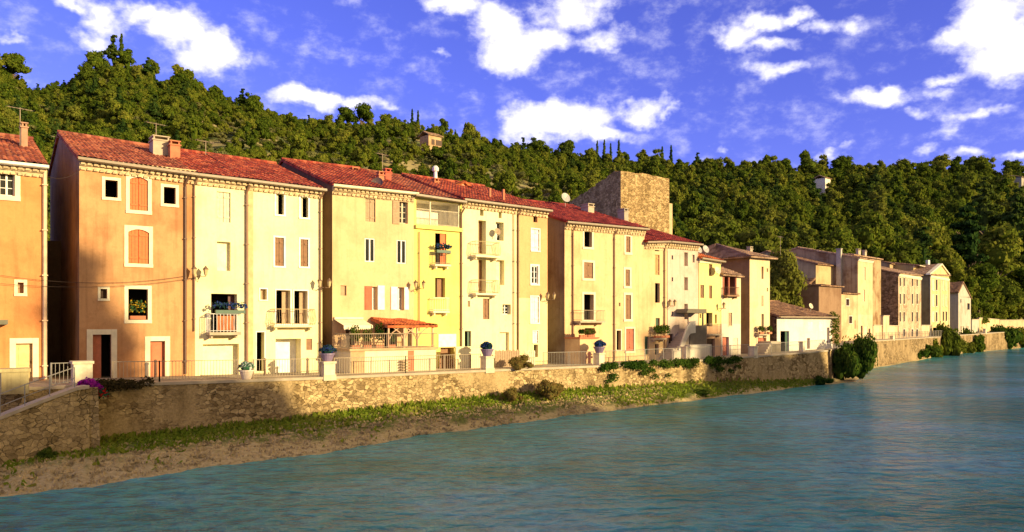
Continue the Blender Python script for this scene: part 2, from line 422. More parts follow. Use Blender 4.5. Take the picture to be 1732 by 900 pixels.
G_OAK = leafmat('oak_leaves', [(.12, (.030, .060, .010)), (.40, (.080, .125, .014)), (.7, (.16, .19, .022)), (1, (.27, .26, .04))])
G_OLIVE = leafmat('olive_leaves', [(.15, (.08, .095, .030)), (.5, (.17, .18, .06)), (1, (.29, .28, .11))])
G_PINE = leafmat('pine_needles', [(.15, (.016, .042, .012)), (.5, (.045, .085, .018)), (1, (.11, .14, .025))])
G_LIGHT = leafmat('light_leaves', [(.15, (.045, .075, .010)), (.5, (.12, .155, .02)), (1, (.23, .23, .04))])
G_BUSH = leafmat('bush_leaves', [(.15, (.015, .045, .008)), (.5, (.05, .10, .014)), (1, (.13, .16, .025))])
G_DRY = leafmat('dry_leaves', [(.15, (.09, .06, .02)), (.5, (.20, .13, .04)), (1, (.16, .18, .04))])
BARK = plain('bark', (.14, .10, .06), .95, var=.3, scale=5)

# ------------------------------------------------------------ terrain behind the houses
SKYL = [(-900,150),(-300,110),(0,92),(60,128),(110,122),(150,104),(200,92),(250,105),(270,128),(305,118),(340,140),(400,155),(440,166),(520,190),(600,194),(660,196),(720,210),(800,220),(870,232),(950,240),(1040,256),(1130,270),(1200,276),(1300,282),(1380,275),(1450,276),(1530,280),(1600,276),(1732,286),(2000,290),(2600,300),(3400,330)]
RIDGE = [(-900,120),(0,165),(500,200),(900,235),(1200,275),(1732,330),(3400,420)]
TREEH = [(0,4.6),(1000,5.2),(2000,9.0)]
def hill(x, t):
    """x photo column, t 0 (behind the houses) .. 1 (ridge) .. 1.3 beyond; returns the point on the slope"""
    p = facP(x); Y0 = F/p+1.0; Yr = interp(x, RIDGE); Yb = min(Y0+20, Yr-40)
    zs = streetz(x)-.02
    yr = interp(x, SKYL); ztop = CAMZ+(HY-yr)/F*Yr-interp(x, TREEH)
    if t <= 0:   # flat yard under and behind the houses
        Y = Y0+(Yb-Y0)*(1+t); z = zs
    else:
        Y = Yb+(Yr-Yb)*t
        s = t if t < 1 else 1+(t-1)*.1
        f = s**.92
        z = zs+(ztop-zs)*f
        if t > 1: z = ztop-(t-1)*40
        nz = math.sin(x*.013+t*5)*1.6+math.sin(x*.031-t*9)*.9+math.sin(x*.007+1.3+t*3)*2.2
        gul = math.exp(-((x-1370-(1-t)*60)/60)**2)*9*math.sin(min(1, max(0, t))*math.pi)
        z += (nz-gul)*min(1, t*3)*max(0, min(1, (1.02-t)*6))
    return Vector(((x-CX)/F*Y, Y, z))
m = MB(); xs = [-900+i*30 for i in range(144)]; ts = [-1, -.5, 0]+[i/26 for i in range(1, 27)]+[1.08, 1.2, 1.5]
for x in xs:
    for t in ts: m.v.append(tuple(hill(x, t)))
n = len(ts)
for i in range(len(xs)-1):
    for j in range(n-1):
        a = i*n+j; m.f.append((a, a+n, a+n+1, a+1)); m.m.append(0)
gm, nt_, N, L, p = mat_base('hill_ground')
geo = N('ShaderNodeNewGeometry'); nn = noise(N, L, mapping(N, L, geo.outputs['Position'], (1, 1, 3)), .08, 7, .6)
r = ramp(N, [(.3, (.06, .09, .016)), (.42, (.11, .14, .03)), (.52, (.26, .21, .08)), (.7, (.42, .34, .16))]); L(nn.outputs[0], r.inputs[0]); L(r.outputs[0], p.inputs['Base Color']); p.inputs['Roughness'].default_value = 1
tag(m.build('hillside', gm, smooth=True), kind='structure')

# ------------------------------------------------------------ trees on the hill
KINDS = {}
def tree_kind(key, kind, mat, H, seed, nl=95, size=.085):
    me = quads_mesh(key+'_crown', crown(kind, seed, nl, size), mat)
    KINDS[key] = (me, trunk_mb(.9, .09, seed).build('trunk', BARK), H)
    C.objects.unlink(KINDS[key][1])
for i in range(3): tree_kind('oak%d' % i, 'round', G_OAK, 1, 10+i)
for i in range(2): tree_kind('olive%d' % i, 'wide', G_OLIVE, 1, 20+i, 90, .08)
for i in range(2): tree_kind('pine%d' % i, 'pine', G_PINE, 1, 30+i, 85, .085)
tree_kind('tall0', 'tall', G_OAK, 1, 40); tree_kind('tall1', 'tall', G_LIGHT, 1, 41); tree_kind('light0', 'round', G_LIGHT, 1, 42)
tree_kind('oakb', 'round', G_OAK, 1, 60, 170, .062); tree_kind('pinb', 'pine', G_PINE, 1, 61, 150, .06); tree_kind('ligb', 'round', G_LIGHT, 1, 62, 170, .06)
tree_kind('cyp0', 'cypress', G_PINE, 1, 50, 60, .10)
rt = random.Random(11)
spots = []   # (x, t, key, scale, zscale)
def density_kind(x, t):
    u = rt.random()
    if x < 1000 and .18 < t < .82 and 330 < x:
        return rt.choice(['olive0', 'olive1', 'olive0', 'oak1', 'oak2', 'tall0'])
    if x < 1000: return rt.choice(['oak0', 'oak1', 'oak2', 'olive1', 'tall0', 'pine0', 'pine1', 'light0', 'oak0'])
    return rt.choice(['oak0', 'oak1', 'oak2', 'pine0', 'pine1', 'tall0', 'tall1', 'light0', 'oak0', 'tall0'])
x = -150.0
cell = {}
def far_enough(P, d):
    k = (int(P.x//6), int(P.y//6))
    for i in (-1, 0, 1):
        for j in (-1, 0, 1):
            for q in cell.get((k[0]+i, k[1]+j), []):
                if (q-P).length < d: return False
    cell.setdefault(k, []).append(P); return True
tries = 0
while tries < 110000:
    tries += 1
    x = rt.uniform(-120, 1880); t = rt.random()**.8*1.06+.005
    P = hill(x, t)
    # terraces: pale open strips with few trees
    band = 330 < x < 960 and (abs(t-.52-.05*math.sin(x*.02)) < .055 or abs(t-.70+.04*math.sin(x*.015)) < .05 or abs(t-.36) < .03)
    if band and rt.random() < .93: continue
    k = density_kind(x, t)
    ol = k.startswith('olive'); s = (rt.uniform(1.5, 2.3) if ol else rt.uniform(1.9, 3.5))*min(1.1, max(.6, .6+(x-800)/900*.45)); s *= rt.choice([.45, .55, .6, .7, 1.0] if x < 1000 else [.6, .75, .9, 1.0, 1.2])
    if 1300 < x < 1425 and P.y < 128: continue
    if not far_enough(P, s*(1.1 if not ol else 1.25)): continue
    spots.append((x, t, k, s, rt.uniform(.85, 1.25)))
# cypresses on the skyline
for (cx_, h) in ((697,1.0),(707,1.0),(1010,1.0),(1022,1.1),(1033,1.0),(1047,1.2),(1120,1.2),(1135,1.3),(1428,.8),(205,1.2)):
    spots.append((cx_, 1.0, 'cyp0', 2.0*h, 1.0))
# trees that stand out on the ridge and at the foot of the slope
for (cx_, t, k, s, zs) in ((22,.99,'oak0',5.2,1.0),(-20,.98,'oak1',5.0,1.0),(165,.98,'oak2',4.2,1.15),(192,.99,'pine0',4.6,1.2),(215,.98,'tall0',3.6,1.0),(250,.98,'pine1',3.6,1.1),(302,.99,'tall0',3.4,.9),(318,.97,'oak1',4.4,.9),
    (410,.98,'pine0',3.6,1.0),(425,.97,'oak2',3.8,1.1),(585,.98,'oak0',4.6,1.0),(612,.98,'oak1',5.2,1.1),(655,.99,'oak2',3.8,1.0),(795,.99,'oak0',4.6,1.1),(960,.99,'oak1',5.0,.9),(905,.98,'oak2',4.8,.9),
    (1370,.95,'oak1',4.8,.9),(1430,.96,'oak0',5.0,.95),(1525,.95,'light0',4.6,.9),(1590,.95,'oak2',5.4,.95),(1655,.95,'oak0',5.8,.95),(1710,.95,'oak1',6.0,.9),
    (1640,.12,'pine0',8.5,1.1),(1685,.10,'oak2',8.0,1.1),(1720,.16,'pine1',9.5,1.2),(1665,.34,'pine1',8.5,1.1),(1725,.38,'light0',8.0,1.1),(1625,.30,'oak0',6.5,1.1),(1600,.10,'tall0',5.2,1.0),(1700,.02,'light0',6.0,.9),(1655,.03,'oak1',6.0,1.0),(1732,.03,'oak0',6.5,1.0),(1760,.1,'oak0',8,1.2),
    (1230,.16,'light0',4.6,1.0),(1265,.12,'tall1',3.4,1.0),(1300,.10,'tall1',3.6,1.1),(1205,.14,'light0',3.6,1.1),(1415,.16,'oak0',5.0,1.1),(1480,.14,'oak1',5.5,1.2),(1530,.10,'light0',4.8,1.0),(1560,.12,'pine0',5.2,1.1),(1560,.2,'oak2',4.8,1.2)):
    s *= .62 if cx_ < 1000 else .9
    if s > 4.4: k = {'oak': 'oakb', 'pin': 'pinb', 'lig': 'ligb', 'tal': 'oakb'}[k[:3]]
    spots.append((cx_, t, k, s, zs))
INFO = {'oak': ('oak_tree', 'rounded dark green oak among the crowded trees on the wooded hillside', 'oaks on the hillside'),
        'oli': ('olive_tree', 'low grey green olive tree on the terraced hillside above the roofs', 'olive trees on the terraces'),
        'pin': ('pine_tree', 'dark layered pine with drooping boughs among the trees of the hillside', 'pines on the hillside'),
        'tal': ('poplar_tree', 'upright oval green tree rising among the wooded hillside', 'upright trees on the hillside'),
        'lig': ('leafy_tree', 'rounded yellow green leafy tree in the wood on the hillside', 'yellow green trees on the hillside'),
        'cyp': ('cypress_tree', 'thin dark cypress spike standing on the ridge line against the sky', 'cypresses on the ridge')}
inview = []
for s in spots:
    P = hill(s[0], s[1]); app = s[3]/P.y*F
    pri = app+(100 if s[2].startswith('cyp') else 0)
    if s[1] > 1.03 or not (-20 < s[0] < 1750): pri = -1
    if s[1] < .12 and s[0] < 1200: pri *= .3     # hidden behind the roofs
    inview.append((pri, s, P))
inview.sort(key=lambda q: -q[0])
for pri, (x, t, k, s, zs), P in inview[:300]:
    nm, lb, gp = INFO[k[:3]]
    e = empty(nm, P, rt.uniform(0, 6.28), lb, 'tree', gp); e.scale = (s, s, s*zs)
    c = bpy.data.objects.new('crown', KINDS[k][0]); C.objects.link(c); c.parent = e; c.location = (0, 0, .55 if k[:3] != 'cyp' else .1)
    tr = KINDS[k][1].copy(); C.objects.link(tr); tr.parent = e
rest = inview[300:]
print('trees', len(spots), 'rest', len(rest))
src = bpy.data.collections.new('tree_source'); keys = sorted(KINDS)
for i, k in enumerate(keys):
    o = bpy.data.objects.new('%02d_%s' % (i, k), KINDS[k][0]); src.objects.link(o)
me = bpy.data.meshes.new('woodland'); me.from_pydata([tuple(P+Vector((0, 0, .55*s[3]))) for _, s, P in rest], [], [])
a = me.attributes.new('scl', 'FLOAT_VECTOR', 'POINT'); a.data.foreach_set('vector', [v for _, s, P in rest for v in (s[3], s[3], s[3]*s[4])])
a = me.attributes.new('rotz', 'FLOAT_VECTOR', 'POINT'); a.data.foreach_set('vector', [v for _ in rest for v in (0, 0, rt.uniform(0, 6.28))])
a = me.attributes.new('idx', 'INT', 'POINT'); a.data.foreach_set('value', [keys.index(s[2]) for _, s, P in rest])
wo = bpy.data.objects.new('woodland', me); C.objects.link(wo); tag(wo, 'dense mixed wood covering the hillside above the village', 'woodland', kind='stuff')
ng = bpy.data.node_groups.new('scatter', 'GeometryNodeTree')
ng.interface.new_socket('Geometry', in_out='INPUT', socket_type='NodeSocketGeometry'); ng.interface.new_socket('Geometry', in_out='OUTPUT', socket_type='NodeSocketGeometry')
gi = ng.nodes.new('NodeGroupInput'); go = ng.nodes.new('NodeGroupOutput'); ip = ng.nodes.new('GeometryNodeInstanceOnPoints')
ci = ng.nodes.new('GeometryNodeCollectionInfo'); ci.inputs[0].default_value = src; ci.inputs[1].default_value = True; ci.inputs[2].default_value = True
def na(nm, ty):
    q = ng.nodes.new('GeometryNodeInputNamedAttribute'); q.data_type = ty; q.inputs[0].default_value = nm; return q.outputs[0]
ng.links.new(gi.outputs[0], ip.inputs['Points']); ng.links.new(ci.outputs[0], ip.inputs['Instance']); ip.inputs['Pick Instance'].default_value = True
ng.links.new(na('idx', 'INT'), ip.inputs['Instance Index']); ng.links.new(na('scl', 'FLOAT_VECTOR'), ip.inputs['Scale']); ng.links.new(na('rotz', 'FLOAT_VECTOR'), ip.inputs['Rotation'])
ng.links.new(ip.outputs[0], go.inputs[0])
md = wo.modifiers.new('scatter', 'NODES'); md.node_group = ng

# ------------------------------------------------------------ water
wm, nt_, N, L, p = mat_base('river_water')
geo = N('ShaderNodeNewGeometry'); P = geo.outputs['Position']
mp = N('ShaderNodeMapping'); mp.inputs['Rotation'].default_value = (0, 0, R(-12)); mp.inputs['Scale'].default_value = (.8, 1.3, 1); L(P, mp.inputs[0])
a1 = noise(N, L, mp.outputs[0], 1.5, 4, .55); a2 = noise(N, L, mp.outputs[0], .35, 4, .55)
ad = N('ShaderNodeMath', operation='MULTIPLY_ADD'); L(a2.outputs[0], ad.inputs[0]); ad.inputs[1].default_value = 2.0; L(a1.outputs[0], ad.inputs[2])
b = N('ShaderNodeBump'); b.inputs['Strength'].default_value = 1; b.inputs['Distance'].default_value = .42; L(ad.outputs[0], b.inputs['Height']); L(b.outputs[0], p.inputs['Normal'])
a3 = noise(N, L, P, .075, 4, .6)
r = ramp(N, [(.36, (.03, .19, .155)), (.5, (.055, .29, .29)), (.64, (.11, .34, .42))]); L(a3.outputs[0], r.inputs[0])
rr_ = ramp(N, [(.36, (.55, .62, .70)), (.5, (1,)*3), (.62, (1.35, 1.25, 1.2))]); L(a1.outputs[0], rr_.inputs[0]); L(mixc(N, L, .8, r.outputs[0], rr_.outputs[0], 'MULTIPLY'), p.inputs['Base Color']); p.inputs['Roughness'].default_value = .2; p.inputs['IOR'].default_value = 1.33; p.inputs['Specular IOR Level'].default_value = .22  # ripple glints and dark troughs painted into the water colour
m = MB(); m.quad((-400, -200, 0), (900, -200, 0), (900, 900, 0), (-400, 900, 0))
tag(m.build('river', wm), kind='structure')

# ------------------------------------------------------------ bank between quay wall and water
def waterp(x): return (interp(x, WLINE)-HY)/CAMZ
m = MB(); xs = [-420+i*9 for i in range(260)]; K = 15
br = random.Random(5); rj = {}
for ix, x in enumerate(xs):
    qp = quayP(x)+.0; wp = waterp(x)+(math.sin(x*.05)*.12+math.sin(x*.13)*.09+math.sin(x*.37)*.05)*(1.5 if x < 1000 else .7); Yq = F/qp+.6; Yw = F/max(wp, qp*1.004); zb = interp(x, BASEZ)
    for j in range(K):
        f = j/(K-3); Y = Yq+(Yw-Yq)*f
        z = zb*(1-f)**.8 if f < 1 else -(f-1)*2.2
        if 0 < f < 1: z += (math.sin(x*.11+f*7)*.05+br.uniform(-.05, .05))*min(1, (1-f)*4)
        m.v.append(((x-CX)/F*Y, Y, z))
for i in range(len(xs)-1):
    for j in range(K-1):
        a = i*K+j; m.f.append((a, a+1, a+K+1, a+K)); m.m.append(0)
bm, nt_, N, L, p = mat_base('bank_ground')
geo = N('ShaderNodeNewGeometry'); P = geo.outputs['Position']; s = N('ShaderNodeSeparateXYZ'); L(P, s.inputs[0])
n1 = noise(N, L, P, .5, 6, .65); n2 = noise(N, L, P, 5, 6, .7)
h = N('ShaderNodeMath', operation='MULTIPLY_ADD'); L(n1.outputs[0], h.inputs[0]); h.inputs[1].default_value = .9; L(s.outputs[2], h.inputs[2])
gr = ramp(N, [(.70, (0,)*3), (.86, (1,)*3)]); L(h.outputs[0], gr.inputs[0])
so = ramp(N, [(.3, (.28, .21, .07)), (.45, (.44, .34, .14)), (.65, (.60, .48, .24))]); L(n2.outputs[0], so.inputs[0])
gg = ramp(N, [(.3, (.06, .09, .012)), (.65, (.18, .20, .03))]); L(n2.outputs[0], gg.inputs[0])
L(mixc(N, L, gr.outputs[0], so.outputs[0], gg.outputs[0]), p.inputs['Base Color']); p.inputs['Roughness'].default_value = 1
b = N('ShaderNodeBump'); b.inputs['Strength'].default_value = 1; b.inputs['Distance'].default_value = .12; L(n2.outputs[0], b.inputs['Height']); L(b.outputs[0], p.inputs['Normal'])
tag(m.build('river_bank', bm, smooth=True), kind='structure')
# grass tufts and weeds on the bank
rs = np.random.RandomState(3); Q = []
for i in range(12000):
    x = rs.uniform(-80, 1400)
    ff = abs(rs.normal(0, .24)) if rs.rand() < .8 else rs.uniform(0, .95)
    if x > 1040: ff = rs.uniform(0, .95)
    if ff > .95: continue
    clump = math.sin(x*.05)+math.sin(x*.021+2)+math.sin(x*.13+ff*9)
    if ff > .42 and x < 1040 and (clump < .7 or rs.rand() < .5): continue
    Yq = F/quayP(x)-.05; Yw = F/max(waterp(x), quayP(x)*1.004); Y = Yq+(Yw-Yq)*ff
    z = interp(x, BASEZ)*(1-ff)**.8-.03
    X = (x-CX)/F*Y; a = rs.uniform(0, 3.14); hgt = rs.uniform(.06, .2)*(1.8 if ff < .05 else 1); wd = rs.uniform(.03, .12)
    ca, sa = math.cos(a)*wd, math.sin(a)*wd; lx, ly = rs.normal(0, .08, 2)
    Q.append([[X-ca, Y-sa, z], [X+ca, Y+sa, z], [X+lx+ca*.5, Y+ly+sa*.5, z+hgt], [X+lx-ca*.5, Y+ly-sa*.5, z+hgt*.85]])
me = quads_mesh('bank_grass', [np.array(Q)], leafmat('grass_blades', [(.1, (.08, .14, .012)), (.5, (.19, .27, .025)), (1, (.36, .33, .07))], big=.3, objrand=False))
o = bpy.data.objects.new('bank_grass', me); C.objects.link(o); tag(o, 'green grass and weeds growing along the foot of the quay wall', 'grass', kind='stuff')

Q = []
for i in range(9000):
    x = rs.uniform(-80, 1120); ff = rs.uniform(.15, 1.0); st = math.sin(ff*40+x*.01)
    if st < -.3 and rs.rand() < .7: continue
    Yq = F/quayP(x)-.05; Yw = F/max(waterp(x), quayP(x)*1.004); Y = Yq+(Yw-Yq)*ff; z = interp(x, BASEZ)*(1-ff)**.8+.0; X = (x-CX)/F*Y
    a = rs.uniform(0, 6.28); c_, s_ = math.cos(a), math.sin(a); w_ = rs.uniform(.03, .13); l_ = w_*rs.uniform(.4, 1); h_ = rs.uniform(.02, .10)
    Q += [[[X-w_*c_, Y-w_*s_, z-.03], [X-l_*s_, Y+l_*c_, z-.03], [X, Y, z+h_], [X, Y, z+h_]], [[X-l_*s_, Y+l_*c_, z-.03], [X+w_*c_, Y+w_*s_, z-.03], [X, Y, z+h_], [X, Y, z+h_]], [[X+w_*c_, Y+w_*s_, z-.03], [X+l_*s_, Y-l_*c_, z-.03], [X, Y, z+h_], [X, Y, z+h_]], [[X+l_*s_, Y-l_*c_, z-.03], [X-w_*c_, Y-w_*s_, z-.03], [X, Y, z+h_], [X, Y, z+h_]]]
V_ = np.array(Q); T_ = V_[:, :3].reshape(-1, 3)
me = npmesh('bank_clods', T_, np.arange(len(T_)).reshape(-1, 3), plain('clod_earth', (.44, .33, .15), 1, var=.45, scale=2.5))
o = bpy.data.objects.new('bank_clods', me); C.objects.link(o); tag(o, 'brown clods and dry weed litter strewn over the bare earth of the bank', 'litter', kind='stuff')

# ------------------------------------------------------------ quay wall, street
NEAR = stone('quay_stone', (.60, .44, .22), (.30, .20, .09), (.21, .145, .065), 3.8, (.50, .36, .18), .42, .08)
def wall_strip(name, xs, pf, ztop, zbot, thick, mats, label, cap=True, batter=.12):
    m = MB(); c = MB(); front = []; back = []
    for x in xs:
        p = pf(x); a = pt(x, p); front.append(a)
    n = len(front); nor = []
    for i in range(n):
        d = (front[min(n-1, i+1)]-front[max(0, i-1)]); d.z = 0; d.normalize(); nor.append(Vector((d.y, -d.x, 0)))
    for i in range(n-1):
        for k, (P, Q_) in enumerate(((i, i+1),)):
            zt0, zt1 = ztop(xs[i]), ztop(xs[i+1]); zb0, zb1 = zbot(xs[i]), zbot(xs[i+1])
            f0, f1 = front[i], front[i+1]; b0, b1 = f0-nor[i]*thick, f1-nor[i+1]*thick
            g0, g1 = f0+nor[i]*batter, f1+nor[i+1]*batter
            V = lambda a, z: (a.x, a.y, z)
            m.quad(V(g0, zb0), V(g1, zb1), V(f1, zt1), V(f0, zt0)); m.quad(V(b1, zb1), V(b0, zb0), V(b0, zt0), V(b1, zt1)); m.quad(V(f0, zt0), V(f1, zt1), V(b1, zt1), V(b0, zt0))
            if i == 0: m.quad(V(b0, zb0), V(g0, zb0), V(f0, zt0), V(b0, zt0))
            if i == n-2: m.quad(V(g1, zb1), V(b1, zb1), V(b1, zt1), V(f1, zt1))
            if cap:
                e = .06; o0, o1 = f0+nor[i]*e, f1+nor[i+1]*e; q0, q1 = b0-nor[i]*e, b1-nor[i+1]*e
                h0, h1 = zt0+.003, zt1+.003; t0, t1 = h0+.13, h1+.13
                c.quad(V(o0, h0), V(o1, h1), V(o1, t1), V(o0, t0)); c.quad(V(o0, t0), V(o1, t1), V(q1, t1), V(q0, t0)); c.quad(V(q1, h1), V(q0, h0), V(q0, t0), V(q1, t1)); c.quad(V(o1, h1), V(o0, h0), V(q0, h0), V(q1, h1))
    e = empty(name, (0, 0, 0)); tag(e, label, 'wall')
    m.build('masonry', mats, e)
    if cap: c.build('coping', CONC, e)
    return e
xs = list(range(-420, 1401, 28))
wall_strip('quay_wall', xs, quayP, lambda x: streetz(x)-.13, lambda x: -.6, .55, NEAR, 'long rough stone quay wall with pale coping along the grassy bank')
xs = [1404+i*12 for i in range(70)]
wall_strip('quay_wall', xs, quayP, lambda x: streetz(x)-.13, lambda x: -.6, .5, stone('far_quay_stone', (.44, .31, .16), (.26, .18, .09), (.11, .075, .035), 2.6, (.42, .30, .16), .45), 'far stretch of quay wall beyond the big round bush, rising straight from the water')
m = MB(); xs = [-500+i*22 for i in range(115)]
for i in range(len(xs)-1):
    a, b_ = xs[i], xs[i+1]
    pa, pb = pt(a, quayP(a), streetz(a)), pt(b_, quayP(b_), streetz(b_)); off = Vector((-NX*.3, -NY*.3, 0))
    qa, qb = pt(a, facP(a), streetz(a)), pt(b_, facP(b_), streetz(b_)); ba = Vector((-NX*2.5, -NY*2.5, 0))
    if 1400 < a < 1480: qa, qb = pt(a, min(facP(a), 13.5), streetz(a)), pt(b_, min(facP(b_), 13.5), streetz(b_))
    m.quad(pa+off, pb+off, qb+ba, qa+ba)
tag(m.build('quay_street', plain('street_paving', (.34, .27, .18), .95, var=.15, scale=1.3)), kind='structure')
# ------------------------------------------------------------ house kit
T_OLD = tiles('tiles_old_red', (.29, .075, .045), (.17, .05, .035), (.42, .16, .09))
T_RED = tiles('tiles_bright_red', (.31, .050, .030), (.17, .032, .024), (.44, .13, .07))
T_WINE = tiles('tiles_dark_red', (.25, .03, .028), (.14, .02, .022), (.36, .07, .05))
T_BROWN = tiles('tiles_brown', (.30, .17, .10), (.19, .11, .07), (.42, .26, .15))
T_ORANGE = tiles('tiles_orange', (.55, .15, .05), (.42, .10, .04), (.62, .20, .07))
T_PALE = tiles('tiles_weathered', (.42, .27, .17), (.30, .18, .11), (.52, .36, .24))
SHADEW = stucco('shaded_side_render', (.30, .22, .14), stain=.6)  # shade of the side wall painted into a darker brown

def tile_sheet(m, P00, P10, P11, P01, pitch=.22, row=.38):
    """canal tiles laid over the quad P00-P10 (eave) to P01-P11 (ridge)"""
    P00, P10, P11, P01 = map(Vector, (P00, P10, P11, P01))
    Wd = max((P10-P00).length, (P11-P01).length); Ln = max((P01-P00).length, (P11-P10).length)
    nrm = (P10-P00).cross(P01-P00)
    if nrm.length < 1e-6: nrm = (P10-P00).cross(P11-P00)
    nrm.normalize()
    if nrm.z < 0: nrm = -nrm
    nc = max(2, int(Wd/pitch)); nr = max(1, int(Ln/row)); prof = (0, .05, .07, .05)
    cols = [(c/(nc*4), prof[c % 4]) for c in range(nc*4+1)]; base = len(m.v); W_ = len(cols); jr = random.Random(nc*31+nr)
    for r in range(nr):
        js = [jr.uniform(-.012, .012) for _ in range(nc+1)]
        for (v, lift) in ((r/nr, .045), ((r+1)/nr, .008)):
            for ci, (u, h) in enumerate(cols):
                P = (P00*(1-u)+P10*u)*(1-v)+(P01*(1-u)+P11*u)*v
                m.v.append(tuple(P+nrm*(h+lift+js[ci//4]+.035*math.sin(u*Wd*.9+v*2)*v+.02*math.sin(u*Wd*2.3+1))))
    for k in range(nr*2-1):
        for c in range(W_-1):
            a = base+k*W_+c; m.f.append((a, a+1, a+W_+1, a+W_)); m.m.append(m.mi)
    # closed underside
    th = nrm*.09
    m.quad(P00-th, P01-th, P11-th, P10-th); m.quad(P00-th, P10-th, P10+nrm*.05, P00+nrm*.05); m.quad(P10-th, P11-th, P11+nrm*.05, P10+nrm*.05); m.quad(P01-th, P00-th, P00+nrm*.05, P01+nrm*.05)

